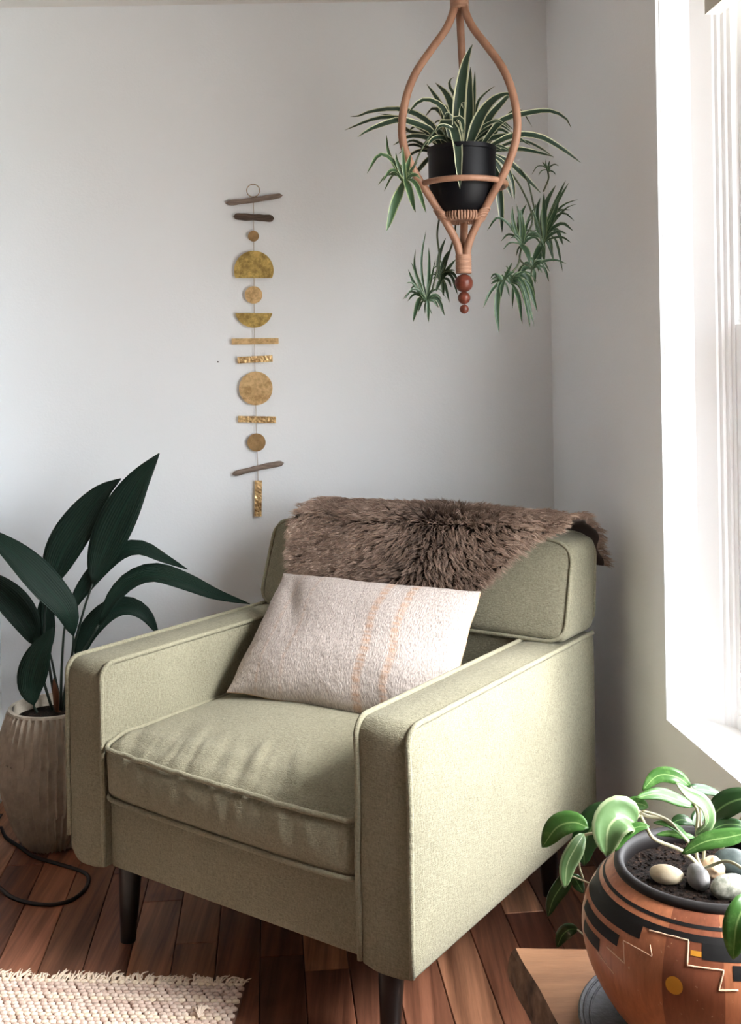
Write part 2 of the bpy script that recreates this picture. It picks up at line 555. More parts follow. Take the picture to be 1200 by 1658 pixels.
# window casing with rounded outer corners
def casing():
    b = MB()
    w, th = 0.085, 0.007
    z0, z1 = Z_SILL, Z_HEAD
    outer, inner = [], []
    r = 0.028
    for (cs, cz, a0, si, zi) in ((-w + r, z0 - w + r, PI, 0, z0), (S_WIN + w - r, z0 - w + r, 1.5 * PI, S_WIN, z0), (S_WIN + w - r, z1 + w - r, 0, S_WIN, z1), (-w + r, z1 + w - r, 0.5 * PI, 0, z1)):
        for k in range(7):
            a = a0 + PI / 2 * k / 6
            outer.append((cs + r * math.cos(a), cz + r * math.sin(a))); inner.append((si, zi))
    n = len(outer)
    v = []
    for t in (0.0, -th):
        v += [WR(t, s_, z_) for s_, z_ in outer] + [WR(t, s_, z_) for s_, z_ in inner]
    f = []
    for k in range(n):
        l = (k + 1) % n
        f += [(2 * n + k, 2 * n + l, 3 * n + l, 3 * n + k), (k, l, 2 * n + l, 2 * n + k), (n + k, n + l, 3 * n + l, 3 * n + k)]
    b.add(v, f)
    return b.build('trim_1', M['wall'], smooth=False)
struct(casing(), 'flat painted casing around the window')

win = struct(empty('window_1', WR(0.07, S_WIN / 2, Z_SILL)), 'white double hung window over a bright sill')
wo = win.location
m = MB(); wbox(m, -0.001, 0.15, 0.0, S_WIN, Z_SILL - 0.016, Z_SILL); m.build('window_sill', M['trim'], win, smooth=False, origin=wo)
m = MB(); wbox(m, 0.0005, 0.066, -0.0005, 0.0015, Z_SILL, Z_HEAD); wbox(m, 0.0005, 0.066, S_WIN - 0.0015, S_WIN + 0.0005, Z_SILL, Z_HEAD); wbox(m, 0.0005, 0.066, 0.0, S_WIN, Z_HEAD - 0.0015, Z_HEAD)
m.build('jamb_lining', M['trim'], win, smooth=False, origin=wo)
prof = [(0.065, 0.0), (0.094, 0.046), (0.099, 0.047), (0.101, 0.058), (0.107, 0.060), (0.109, 0.072), (0.114, 0.074), (0.116, 0.087), (0.145, 0.087), (0.145, 0.0)]
for side in (0, 1):
    b = MB()
    vs = [WR(t, s_ if side == 0 else S_WIN - s_, z) for z in (Z_SILL, Z_HEAD) for t, s_ in prof]
    n = len(prof)
    b.add(vs, [(k, (k + 1) % n, n + (k + 1) % n, n + k) for k in range(n)] + [tuple(range(n)), tuple(range(2 * n - 1, n - 1, -1))])
    b.build('frame_jamb', M['vinyl'], win, smooth=False, origin=wo)
m = MB(); wbox(m, 0.112, 0.146, 0.087, S_WIN - 0.087, Z_SILL, Z_SILL + 0.03); m.build('frame_bottom', M['vinyl'], win, smooth=False, origin=wo)
m = MB(); wbox(m, 0.065, 0.146, 0.087, S_WIN - 0.087, Z_HEAD - 0.04, Z_HEAD); m.build('frame_head', M['vinyl'], win, smooth=False, origin=wo)
ZM = 1.30
def sash(t0, t1, z0, z1, name):
    so = MB()
    w = 0.032
    wbox(so, t0, t1, 0.087, 0.087 + w, z0, z1); wbox(so, t0, t1, S_WIN - 0.087 - w, S_WIN - 0.087, z0, z1)
    wbox(so, t0, t1, 0.087 + w, S_WIN - 0.087 - w, z0, z0 + w); wbox(so, t0, t1, 0.087 + w, S_WIN - 0.087 - w, z1 - w, z1)
    o = so.build(name, M['vinyl'], win, smooth=False, origin=wo)
    g = MB(); wbox(g, (t0 + t1) / 2 - 0.002, (t0 + t1) / 2 + 0.002, 0.087 + w, S_WIN - 0.087 - w, z0 + w, z1 - w)
    g.build('pane', M['glass'], o, smooth=False, origin=wo)
gm = NT('window_glass', 0.0)
tb = gm.n.new('ShaderNodeBsdfTransparent'); gb = gm.n.new('ShaderNodeBsdfGlossy'); gb.inputs['Roughness'].default_value = 0.02
mx = gm.n.new('ShaderNodeMixShader')
mx.inputs[0].default_value = 0.04; gm.l.new(tb.outputs[0], mx.inputs[1]); gm.l.new(gb.outputs[0], mx.inputs[2]); gm.l.new(mx.outputs[0], gm.out.inputs[0])
M['glass'] = gm.m
sash(0.118, 0.130, Z_SILL + 0.03, ZM + 0.018, 'lower_sash')
sash(0.131, 0.144, ZM - 0.018, Z_HEAD - 0.04, 'upper_sash')

blind = tag(empty('roller_blind', WR(0.03, S_WIN / 2, 1.98)), 'beige rolled up blind at the top of the window', 'blind')
m = MB(); wbox(m, 0.036, 0.066, 0.15, S_WIN - 0.10, 1.925, 2.05)
m.build('valance', NT('beige_blind', 0.8, lin(206, 202, 190)).m, blind, smooth=False, origin=blind.location)
m = MB(); m.tube([WR(0.046, 0.16, 2.075), WR(0.046, S_WIN - 0.11, 2.075)], 0.024, 16)
m.build('roll', NT('blind_cloth', 0.85, lin(214, 210, 198)).m, blind, origin=blind.location)
for s_ in (0.17, S_WIN - 0.12):
    m = MB(); wbox(m, 0.03, 0.052, s_ - 0.006, s_ + 0.006, 2.05, Z_HEAD); m.build('bracket', M['vinyl'], blind, smooth=False, origin=blind.location)

# ------------------------------------------------------------------ armchair
CH_ANG = -0.6033
CW, CA, CD = 0.8824, 0.1087, 0.81
ZB, ZT = 0.187, 0.62
ce, cn = Vector((math.cos(CH_ANG), math.sin(CH_ANG), 0)), Vector((-math.sin(CH_ANG), math.cos(CH_ANG), 0))
CH_O = Vector((0.0554, 1.790, 0)) - ce * (CW / 2)      # front centre of the chair on the floor
def chair_world(u, v, z):                              # u from the left outer side, v from the front
    p = CH_O + ce * (u - CW / 2) + cn * v
    return Vector((p.x, p.y, z))
chair = tag(empty('armchair', CH_O, CH_ANG), 'sage green upholstered armchair with piped edges and dark tapered legs', 'armchair')

def side_profile(y0, y1, z0, z1, radii, n=7):
    out = []
    cs = ((y0, z0, radii[0], PI, 1, 1), (y1, z0, radii[1], 1.5 * PI, -1, 1), (y1, z1, radii[2], 0, -1, -1), (y0, z1, radii[3], 0.5 * PI, 1, -1))
    for (y, z, r, a0, sy, sz) in cs:
        for k in range(n):
            a = a0 + PI / 2 * k / (n - 1)
            out.append((y + sy * r + r * math.cos(a), z + sz * r + r * math.sin(a)))
    # densify straight runs so the panel can puff
    res = []
    for i, p in enumerate(out):
        q = out[(i + 1) % len(out)]
        d = math.hypot(q[0] - p[0], q[1] - p[1])
        k = max(1, int(d / 0.05))
        for j in range(k):
            res.append((p[0] + (q[0] - p[0]) * j / k, p[1] + (q[1] - p[1]) * j / k))
    return res

def tuck(d, r=0.042):
    d = max(0.0, d)
    return r - math.sqrt(max(0.0, r * r - (r - d) ** 2)) if d < r else 0.0

def make_arm(side):
    pr = side_profile(0.0, CD, ZB, ZT, (0.008, 0.012, 0.02, 0.034))
    cy, cz, hy, hz = CD / 2, (ZB + ZT) / 2, CD / 2, (ZT - ZB) / 2
    hw = CA / 2
    xc = side * (CW / 2 - hw)
    rings = [(-hw - 0.009, 0.14), (-hw - 0.007, 0.085), (-hw - 0.004, 0.04), (-hw - 0.001, 0.008), (-hw + 0.002, 0.002), (-hw + 0.006, 0.0), (-hw * 0.83, -0.0005), (-hw * 0.76, -0.001), (-hw * 0.68, -0.0015), (-hw * 0.60, -0.002), (-hw * 0.5, -0.003), (-hw * 0.35, -0.0035), (-hw * 0.18, -0.004), (0, -0.004),
             (hw * 0.5, -0.003), (hw - 0.006, 0.0), (hw - 0.002, 0.002), (hw + 0.001, 0.008), (hw + 0.004, 0.04), (hw + 0.007, 0.085), (hw + 0.009, 0.14)]
    b = MB(); verts = []
    for (x, ins) in rings:
        for (y, z) in pr:
            yy = cy + (y - cy) * (1 - ins / hy); zz = cz + (z - cz) * (1 - ins / hz)
            # the inner panel stays flat so the cushion fits; only the outer one puffs
            xx = x if (x * side > 0 or abs(x) < hw) else -side * hw - (abs(x) - hw) * 0.25 * side
            if side < 0:                    # left outer panel is tucked under and rounded at the bottom
                zz += tuck(x + hw) * (1 - smooth01((zz - ZB) / 0.16))
            # soft waves along the front band, as worn upholstery has
            w = 0.0010 * math.sin(zz * 27 + side) * (1 - smooth01(y / 0.08))
            verts.append((xc + xx + w, yy, zz))
    n = len(pr); faces = []
    for i in range(len(rings) - 1):
        for k in range(n):
            l = (k + 1) % n
            faces.append((i * n + k, i * n + l, (i + 1) * n + l, (i + 1) * n + k))
    for i in (0, len(rings) - 1):
        c = len(verts); verts.append((xc + rings[i][0] * (1 if (rings[i][0] * side > 0) else 0.9), cy, cz))
        for k in range(n):
            faces.append((i * n + k, i * n + (k + 1) % n, c))
    b.add(verts, faces)
    arm = b.build('arm', M['sage'], chair)
    # welts along both edges of the front and top band
    for sx in (-1, 1):
        pts = []
        order = sorted(range(len(pr)), key=lambda i: 0)
        path = [p for p in side_profile(0.0, CD, ZB, ZT, (0.008, 0.012, 0.02, 0.034))]
        # walk bottom front -> up the front -> along the top
        i0 = min(range(len(path)), key=lambda i: abs(path[i][0]) * 3 + abs(path[i][1] - ZB))
        path = path[i0:] + path[:i0]
        path = list(reversed(path))
        sel = []
        for (y, z) in path:
            sel.append((y, z))
            if y > CD - 0.02 and z > ZT - 0.02: break
        for (y, z) in sel:
            zz = z
            if side < 0 and sx < 0:
                zz += tuck(0.0) * (1 - smooth01((zz - ZB) / 0.16))
            w = 0.0010 * math.sin(zz * 27 + side) * (1 - smooth01(y / 0.08))
            wob = 0.0015 * math.sin(z * 17 + sx) * (1 - smooth01(y / 0.05))
            pts.append((xc + sx * (hw + 0.0005) + w + wob * 0.6, y + (-0.001 if y < 0.03 else 0), zz + (0.001 if z > ZT - 0.04 else 0)))
        t = MB(); t.tube(pts, 0.0056, 8); t.build('piping', M['sage_pipe'], arm)
    t = MB()
    t.tube([(xc - hw + 0.006, 0.004, ZT - 0.018), (xc, 0.0005, ZT - 0.0195), (xc + hw - 0.006, 0.004, ZT - 0.018)], 0.0018, 6)
    t.build('seam', M['sage_pipe'], arm)
    return arm
make_arm(-1); make_arm(1)

XI = CW / 2 - CA                     # inner half width between the arms
b = MB(); v, f = rbox((XI - 0.0015, 0.33, 0.0715), 0.010, 3, 8, (0, 0.003, 0))
b.add([(p.x, p.y + 0.345, p.z + ZB + 0.0715) for p in v], f)
b.build('seat_rail', M['sage'], chair)

# seat cushion with pulled wrinkles at the welt
SZ0, SZ1 = 0.332, 0.445
def cushion_fn(q):
    x, y, z = q
    fx = x / (XI)
    zz = z + (SZ0 + SZ1) / 2
    yy = y + 0.325
    front = 1 - smooth01((yy - 0.0) / 0.12)
    if z > 0.03:
        zz += 0.030 * (1 - fx * fx) * smooth01((yy + 0.015) / 0.30) * (1 - 0.4 * smooth01((yy - 0.4) / 0.3))
        zz += 0.019 * smooth01((yy + 0.004) / 0.075)
        k = noise.noise(Vector((x * 30 + yy * 16, yy * 5, 0.3))) + 0.5 * noise.noise(Vector((x * 62 + yy * 30, yy * 8, 2.3)))
        zz += 0.0075 * k * smooth01((yy + 0.005) / 0.04) * (1 - smooth01((yy - 0.07) / 0.11)) * smooth01((x + 0.36) / 0.1)
    if yy < 0.03:
        k = noise.noise(Vector((x * 32 + z * 9, z * 7, 4.1))) + 0.5 * noise.noise(Vector((x * 70, z * 9, 1.1)))
        yy += 0.0055 * k * smooth01((z + 0.05) / 0.06)
        yy -= 0.020 * (1 - fx ** 4) * (1 - (z / 0.06) ** 2 * 0.6)
    zz -= 0.006 * fx * front      # sagging to one side
    return Vector((x, yy, zz))
b = MB(); v, f = rbox((XI - 0.003, 0.325, (SZ1 - SZ0) / 2), 0.026, 6, 96, (0, 0.004, 0), cushion_fn)
b.add(v, f)
seat = b.build('seat_cushion', M['sage'], chair)
def rim_path(h, zz, n=60):
    pts = []
    hx, hy = h
    r = 0.03
    for (sx, sy, a0) in ((1, 1, 0), (-1, 1, PI / 2), (-1, -1, PI), (1, -1, 1.5 * PI)):
        for k in range(6):
            a = a0 + PI / 2 * k / 5
            pts.append((sx * (hx - r) + r * math.cos(a), sy * (hy - r) + r * math.sin(a)))
    res = []
    for i, p in enumerate(pts):
        q = pts[(i + 1) % len(pts)]
        k = max(1, int(math.hypot(q[0] - p[0], q[1] - p[1]) / 0.02))
        for j in range(k):
            x, y = p[0] + (q[0] - p[0]) * j / k, p[1] + (q[1] - p[1]) * j / k
            res.append(cushion_fn(Vector((x, y, zz))))
    return res
for zz in ((SZ1 - SZ0) / 2 - 0.006, -(SZ1 - SZ0) / 2 + 0.004):
    t = MB(); t.tube([p + Vector((0, -0.002, 0.002)) for p in rim_path((XI - 0.004, 0.325), zz)], 0.0052, 8, closed=True)
    t.build('piping', M['sage_pipe'], seat)

# back: one block over the arms, reclined, and the part between the arms
BZ0, BZ1 = 0.626, 0.858
def back_fn(q):
    x, y, z = q
    zz = z + (BZ0 + BZ1) / 2
    k = (zz - BZ0) / (BZ1 - BZ0)
    th = 1.0 - 0.22 * k
    yy = 0.722 + 0.052 * k + y * th
    xx = x * (1.0 - 0.014 * k)
    zz -= 0.018 * k * smooth01((abs(x) - 0.30) / 0.14)
    return Vector((xx, yy, zz))
hb = (CW / 2 + 0.002, 0.085, (BZ1 - BZ0) / 2)
b = MB(); v, f = rbox(hb, 0.022, 5, 22, (0.006, 0.016, 0.006), back_fn); b.add(v, f)
back = b.build('back_cushion', M['sage'], chair)
def back_rim(ysign):
    r = 0.045
    pts = []
    hx, hz = hb[0] - 0.002, hb[2] - 0.002
    for (sx, sz, a0) in ((1, 1, 0), (-1, 1, PI / 2), (-1, -1, PI), (1, -1, 1.5 * PI)):
        for k in range(7):
            a = a0 + PI / 2 * k / 6
            pts.append((sx * (hx - r) + r * math.cos(a), sz * (hz - r) + r * math.sin(a)))
    res = []
    for i, p in enumerate(pts):
        q = pts[(i + 1) % len(pts)]
        k = max(1, int(math.hypot(q[0] - p[0], q[1] - p[1]) / 0.03))
        for j in range(k):
            x, z = p[0] + (q[0] - p[0]) * j / k, p[1] + (q[1] - p[1]) * j / k
            res.append(back_fn(Vector((x, ysign * (hb[1] - 0.004), z))))
    return res
for ys in (-1, 1):
    t = MB(); t.tube(back_rim(ys), 0.0046, 8, closed=True); t.build('piping', M['sage_pipe'], back)
def low_fn(q):
    x, y, z = q
    return Vector((x, y + 0.715 + 0.15 * (z), z + 0.535))
b = MB(); v, f = rbox((XI - 0.003, 0.075, 0.115), 0.02, 3, 8, (0, 0.012, 0), low_fn); b.add(v, f)
b.build('lower_back', M['sage'], chair)
b = MB(); v, f = rbox((XI - 0.002, 0.06, 0.115), 0.01, 2, 4); b.add([(p.x, p.y + 0.745, p.z + 0.305) for p in v], f)
b.build('back_panel', M['sage'], chair)
for (sx, yy, lean) in ((-1, 0.085, -0.012), (1, 0.085, -0.012), (-1, 0.735, 0.02), (1, 0.735, 0.02)):
    x = sx * (CW / 2 - 0.098)
    b = MB()
    n = 16
    pts = [(x, yy, ZB + 0.004), (x, yy + lean * 0.5, 0.1), (x, yy + lean, 0.0)]
    b.tube(pts, [0.027, 0.0225, 0.0165], n)
    # flat foot
    b.v = [(p[0], p[1], max(0.0, p[2])) for p in b.v]
    b.build('leg', M['legs'], chair, sharp=50)

# ------------------------------------------------------------------ throw pillow
def pillow_material():
    t = NT('nubby_cream_weave', 0.95, spec=0.1)
    u = t.sep(t.tc.outputs['UV'])
    v = t.vec('UV', (0.56, 0.36, 1))
    wob = t.noise(t.vec('UV', (3, 9, 1)), 1.0, 3)
    s = t.math('ADD', u[0], t.math('MULTIPLY', t.math('SUBTRACT', wob, 0.5), 0.02))
    nub = t.noise(t.vec('UV', (0.56 * 1.0, 0.36 * 0.32, 1)), 420, 3, 0.6)
    knit = t.voro(t.vec('UV', (0.56 * 1.0, 0.36 * 0.5, 1)), 260, 'SMOOTH_F1')
    base = t.ramp(nub, [(0.3, lin(156, 146, 141)), (0.62, lin(206, 196, 190))])
    def band(c, w, strength):
        d = t.math('ABSOLUTE', t.math('SUBTRACT', s, c))
        k = t.ramp(d, [(w * 0.5, (strength,) * 3 + (1,)), (w, (0, 0, 0, 1))])
        br = t.noise(t.vec('UV', (8, 34, 1)), 1.0, 3)
        return t.math('MULTIPLY', k, t.ramp(br, [(0.38, (0.15, 0.15, 0.15, 1)), (0.6, (1, 1, 1, 1))]))
    c = base
    for cc, w, st in ((0.622, 0.024, 0.7), (0.742, 0.022, 0.7), (0.27, 0.012, 0.28), (0.145, 0.010, 0.30)):
        c = t.mix(band(cc, w, st), c, lin(190, 152, 124))
    t.color(c)
    t.bump(knit, 0.003, 0.35)
    t.bump(nub, 0.003, 0.6)
    return t.m
M['pillow'] = pillow_material()
M['pillow_back'] = fabric('tan_pillow_back', lin(176, 146, 116), lin(204, 176, 146))
TL, TR, BR, BL = chair_world(0.132, 0.585, 0.724), chair_world(0.712, 0.572, 0.737), chair_world(0.742, 0.375, 0.480), chair_world(0.168, 0.325, 0.490)
pc = (TL + TR + BR + BL) / 4
pn = (TR - TL).cross(BL - TL).normalized()
if pn.dot(Vector((0, -1, 0))) < 0: pn = -pn
pil = tag(empty('throw_pillow', Vector((pc.x, pc.y, min(BL.z, BR.z) - 0.02))), 'cream woven lumbar pillow with two thin tan stripes on the armchair', 'pillow')
NU, NV = 90, 60
def pillow_pt(i, j, side):
    s, t_ = i / NU, j / NV
    pinch = 0.020
    a, c = 2 * s - 1, 2 * t_ - 1
    # edges bow inward between the pulled-out corners
    s2 = 0.5 + 0.5 * a * (1 - 0.032 * (1 - c * c))
    t2 = 0.5 + 0.5 * c * (1 - 0.045 * (1 - a * a))
    p = TL.lerp(TR, s2).lerp(BL.lerp(BR, s2), t2)
    p = p + (BL - TL).normalized() * 0.007 * noise.noise(Vector((s * 5, t_ * 1.5, 8))) + (TR - TL).normalized() * 0.006 * noise.noise(Vector((s * 2, t_ * 4.5, 3)))
    w = max(0.0, (1 - abs(a) ** 2.6)) ** 0.55 * max(0.0, (1 - abs(c) ** 2.6)) ** 0.55
    th = 0.062 if side > 0 else 0.045
    h = th * w
    h += 0.007 * noise.noise(Vector((s * 4, t_ * 3, side * 2))) * w
    if side > 0:
        h += 0.0015 * noise.noise(Vector((s * 40, t_ * 28, 5))) * min(1, w * 3)
        # crease near the upper left corner
        h -= 0.010 * math.exp(-((s - 0.13 - 0.3 * (t_ - 0.2)) / 0.05) ** 2) * math.exp(-((t_ - 0.25) / 0.2) ** 2)
    return p + pn * (h * side + 0.002 * side)
for side, nm, mt in ((1, 'front_panel', M['pillow']), (-1, 'back_panel', M['pillow_back'])):
    b = MB(); vs, uv, fs = [], [], []
    for j in range(NV + 1):
        for i in range(NU + 1):
            vs.append(pillow_pt(i, j, side)); uv.append((i / NU, 1 - j / NV))
    for j in range(NV):
        for i in range(NU):
            k = j * (NU + 1) + i
            fs.append((k, k + 1, k + NU + 2, k + NU + 1))
    b.add(vs, fs, uv)
    if side < 0:   # closing band at the seam
        loop = [(i, 0) for i in range(NU)] + [(NU, j) for j in range(NV)] + [(i, NV) for i in range(NU, 0, -1)] + [(0, j) for j in range(NV, 0, -1)]
        va = [pillow_pt(i, j, 1) for i, j in loop] + [pillow_pt(i, j, -1) for i, j in loop]
        n = len(loop)
        b.add(va, [(k, (k + 1) % n, n + (k + 1) % n, n + k) for k in range(n)])
    b.build(nm, mt, pil, origin=pil.location, label='tan plain back of the pillow' if side < 0 else None)

# ------------------------------------------------------------------ sheepskin over the back
def fur_material():
    t = NT('taupe_fur', 0.7, spec=0.25)
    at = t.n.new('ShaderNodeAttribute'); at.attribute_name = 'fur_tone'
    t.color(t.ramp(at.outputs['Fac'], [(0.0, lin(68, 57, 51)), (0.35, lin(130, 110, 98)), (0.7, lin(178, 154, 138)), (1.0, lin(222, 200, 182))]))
    return t.m
M['fur'] = fur_material()
M['hide'] = NT('dark_hide_leather', 0.8, lin(58, 46, 40)).m
hide = tag(empty('sheepskin_throw', chair_world(CW / 2, 0.78, 0.86)), 'brown shaggy sheepskin draped over the armchair back', 'sheepskin')
HU = 72
def hide_bottom(u):           # height of the front lower edge
    k = [(0.085, 0.70), (0.11, 0.655), (0.30, 0.645), (0.60, 0.66), (0.665, 0.715), (0.70, 0.76), (0.75, 0.812), (0.80, 0.852), (0.87, 0.874)]
    for (a, za), (b_, zb_) in zip(k, k[1:]):
        if u <= b_: return za + (zb_ - za) * max(0, (u - a)) / (b_ - a)
    return k[-1][1]
HN = 44
def hide_pt(u, r):
    """r 0..1 runs up the front, over the top and down the rear of the back cushion"""
    zb_ = hide_bottom(u)
    ztop = 0.872 - 0.016 * smooth01((abs(u - CW / 2) - 0.30) / 0.14)
    front = max(0.0, ztop - 0.012 - zb_)
    rear = 0.10 + 0.03 * math.sin(u * 9) - 0.05 * smooth01((u - 0.7) / 0.15)
    arc = 0.155
    L = front + arc + rear
    s_ = r * L
    if s_ < front:
        z = zb_ + s_
        k = (z - BZ0) / (BZ1 - BZ0)
        y = 0.722 + 0.052 * k - 0.085 * (1 - 0.22 * k) - 0.018 - 0.006 * (1 - (2 * k - 1) ** 2)
        nrm = Vector((0, -1, 0.25))
    elif s_ < front + arc:
        a = (s_ - front) / arc
        y0, y1 = 0.690, 0.856
        ang = PI * a
        y = (y0 + y1) / 2 - math.cos(ang) * (y1 - y0) / 2
        z = ztop - 0.012 + 0.020 * math.sin(ang) ** 0.6
        nrm = Vector((0, -math.cos(ang), math.sin(ang) + 0.3))
    else:
        d = s_ - front - arc
        y = 0.856 + 0.02 * math.sin(d * 18)
        z = ztop - 0.012 - d
        nrm = Vector((0, 1, 0.1))
    # right front tip curls up
    tip = smooth01((u - 0.80) / 0.07) * (1 - smooth01((r - 0.25) / 0.45))
    z += 0.022 * tip
    y -= 0.004 * tip
    z += 0.003 * noise.noise(Vector((u * 14, r * 6, 1)))
    y += 0.003 * noise.noise(Vector((u * 12, r * 6, 7)))
    return Vector((u, y, z)), nrm.normalized()
def hide_u(i, r):
    rr = min(1.0, max(0.0, r))
    u0 = 0.100 + 0.012 * math.sin(r * 14) + 0.008 * noise.noise(Vector((r * 9, 2, 2)))
    u1 = 0.862 + 0.012 * smooth01((r - 0.55) / 0.25) + 0.008 * math.sin(r * 21)
    return u0 + (u1 - u0) * i
def hide_world(u, y, z): return chair_world(u, y, z)
vs, nr = [], []
for i in range(HU + 1):
    for j in range(HN + 1):
        p, n_ = hide_pt(hide_u(i / HU, j / HN), j / HN)
        vs.append(hide_world(*p)); nr.append(n_)
fs = []
for i in range(HU):
    for j in range(HN):
        k = i * (HN + 1) + j
        fs.append((k, k + 1, k + HN + 2, k + HN + 1))
b = MB(); b.add(vs, fs)
sk = b.build('skin', M['hide'], hide, origin=hide.location)
sm = sk.modifiers.new('thickness', 'SOLIDIFY'); sm.thickness = 0.004; sm.offset = 0
# fur strands, gathered in locks
NS = 46000
uu = rng.random(NS) ** 1.0
rr_ = rng.random(NS) ** 1.25
NC = 2600
cu, crr = rng.random(NC), rng.random(NC) ** 1.25
near = np.empty(NS, dtype=np.int64)
for a in range(0, NS, 4000):
    d = (uu[a:a + 4000, None] - cu[None]) ** 2 * 5.0 + (rr_[a:a + 4000, None] - crr[None]) ** 2
    near[a:a + 4000] = d.argmin(1)
def strand_frame(i01, r):
    u = hide_u(i01, r)
    p, n_ = hide_pt(u, r)
    # combed away from the dark centre line, and down on the front
    side = (u - 0.50)
    comb = Vector((-1.0 if side < 0 else 1.0, 0, 0)) * min(1.0, abs(side) * 3.4 + 0.12)
    down = Vector((0, -0.1, -1)) if p.z < 0.862 else Vector((0, -0.6, -0.15))
    wv = noise.noise(Vector((u * 9, r * 7, 3)))
    d = comb * 1.0 + down * (0.42 + 0.5 * wv) + n_ * 0.62
    return u, p, d.normalized(), n_
cl = []
for k in range(NC):
    u, p, d, n_ = strand_frame(cu[k], crr[k])
    L = 0.030 + 0.010 * random.random()
    jit = Vector((random.uniform(-1, 1), random.uniform(-1, 1), random.uniform(-1, 1))) * 0.28
    cl.append((p + (d + jit).normalized() * L, random.random()))
fv, ff, ft = [], [], []
hl = hide.location
for k in range(NS):
    u, p, d, n_ = strand_frame(uu[k], rr_[k])
    L = random.uniform(0.020, 0.034)
    tip0 = p + d * L
    ctip, ctone = cl[near[k]]
    tip = tip0.lerp(ctip, 0.62)
    tip += Vector((random.gauss(0, 1), random.gauss(0, 1), random.gauss(0, 1))) * 0.0022
    mid = p + n_ * L * 0.42 + (tip - p) * 0.34
    sd = (tip - p).cross(Vector((random.gauss(0, .5), -1, random.gauss(0, .5)))).normalized() * random.uniform(0.0005, 0.0009)
    centre = math.exp(-((u - 0.49) / 0.085) ** 2)
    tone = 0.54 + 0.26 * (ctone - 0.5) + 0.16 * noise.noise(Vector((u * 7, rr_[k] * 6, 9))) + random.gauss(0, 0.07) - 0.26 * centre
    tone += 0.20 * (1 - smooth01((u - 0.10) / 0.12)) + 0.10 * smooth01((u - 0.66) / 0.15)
    q0, q1, q2 = hide_world(*p) - hl, hide_world(*mid) - hl, hide_world(*tip) - hl
    s3 = ce * sd.x + cn * sd.y + Vector((0, 0, sd.z))
    o = len(fv)
    fv += [q0 - s3, q0 + s3, q1 - s3 * 0.9, q1 + s3 * 0.9, q2]
    ff += [(o, o + 1, o + 3, o + 2), (o + 2, o + 3, o + 4)]
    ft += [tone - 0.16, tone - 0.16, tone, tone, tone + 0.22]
me = bpy.data.meshes.new('fur')
me.from_pydata([tuple(p) for p in fv], [], ff)
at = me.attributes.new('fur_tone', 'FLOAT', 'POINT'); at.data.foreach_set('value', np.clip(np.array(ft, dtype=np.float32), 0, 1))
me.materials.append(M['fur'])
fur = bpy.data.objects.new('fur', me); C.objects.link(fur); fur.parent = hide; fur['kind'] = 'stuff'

# ------------------------------------------------------------------ brass and driftwood wall hanging
WD = YB - 0.012
hang_o = P(413, 300, WD)
hanging = tag(empty('wall_hanging', (hang_o.x, YB, P(413, 836, WD).z)), 'wall hanging of brass discs, half discs, bars and driftwood on a cord', 'wall hanging')
ho = hanging.location
def px_len(n, d=WD): return n * d / F_PX
def plate(poly_px, name, mat_, th=0.0016, dd=0.0):
    b = MB()
    fr_ = [P(x, y, WD + dd) for x, y in poly_px]
    bk = [p + Vector((0, th, 0)) for p in fr_]
    n = len(fr_)
    b.add(fr_ + bk, [tuple(range(n)), tuple(range(2 * n - 1, n - 1, -1))] + [(k, (k + 1) % n, n + (k + 1) % n, n + k) for k in range(n)])
    return b.build(name, mat_, hanging, smooth=False, origin=ho)
def circ(cx, cy, r, n=40, a0=0, a1=2 * PI, full=True):
    m_ = n if full else n + 1
    return [(cx + r * math.cos(a0 + (a1 - a0) * k / n), cy + r * math.sin(a0 + (a1 - a0) * k / n)) for k in range(m_)]
def rect(cx, cy, w, h, deg):
    a = math.radians(deg); c_, s_ = math.cos(a), math.sin(a)
    return [(cx + x * c_ - y * s_, cy + x * s_ + y * c_) for x, y in ((-w / 2, -h / 2), (w / 2, -h / 2), (w / 2, h / 2), (-w / 2, h / 2))]
m = MB(); m.tube([P(410 + 10.5 * math.cos(a), 308.5 + 10.2 * math.sin(a), WD) for a in [2 * PI * k / 32 for k in range(32)]], 0.0011, 6, closed=True)
m.build('ring', M['wire'], hanging, origin=ho)
m = MB()
m.tube([P(410.5, 318, WD + 0.003), P(411.5, 500, WD + 0.003), P(413.5, 640, WD + 0.003), P(418, 780, WD + 0.003)], 0.0009, 6)
m.build('cord', M['string'], hanging, origin=ho)
def driftwood(pts, r, mat_, seed):
    b = MB()
    pp = crom([P(x, y, WD + 0.002) for x, y in pts], 22)
    rs = []
    for k, p in enumerate(pp):
        t = k / 22
        e = min(1.0, math.sqrt(max(0.0, 1 - (2 * t - 1) ** 10)) + 0.02)
        rs.append(px_len(r) * e * (1 + 0.22 * noise.noise(Vector((t * 5, seed, 0)))))
    b.tube(pp, rs, 12)
    b.v = [(x, (y - WD) * 0.8 + WD, z) for x, y, z in b.v]
    return b.build('driftwood', mat_, hanging, origin=ho)
driftwood([(366, 329), (395, 326), (425, 321.5), (458, 316)], 4.4, M['drift'], 1)
driftwood([(378, 350), (398, 351.5), (420, 352.5), (444, 354)], 5.6, M['drift_dark'], 2)
driftwood([(376, 768), (400, 762), (430, 755), (460, 749.5)], 4.4, M['drift'], 3)
plate(circ(410.5, 382.3, 8.8), 'disc', M['brass_dull'])
plate(circ(411, 438, 32, 40, math.asin(12 / 32), -PI - math.asin(12 / 32), False), 'half_disc', M['brass_green'])
plate(circ(410.5, 477.5, 14.2), 'disc', M['brass'])
plate(circ(411, 499.5, 31, 30, math.asin(7.5 / 31), PI - math.asin(7.5 / 31), False), 'half_disc', M['brass_green'])
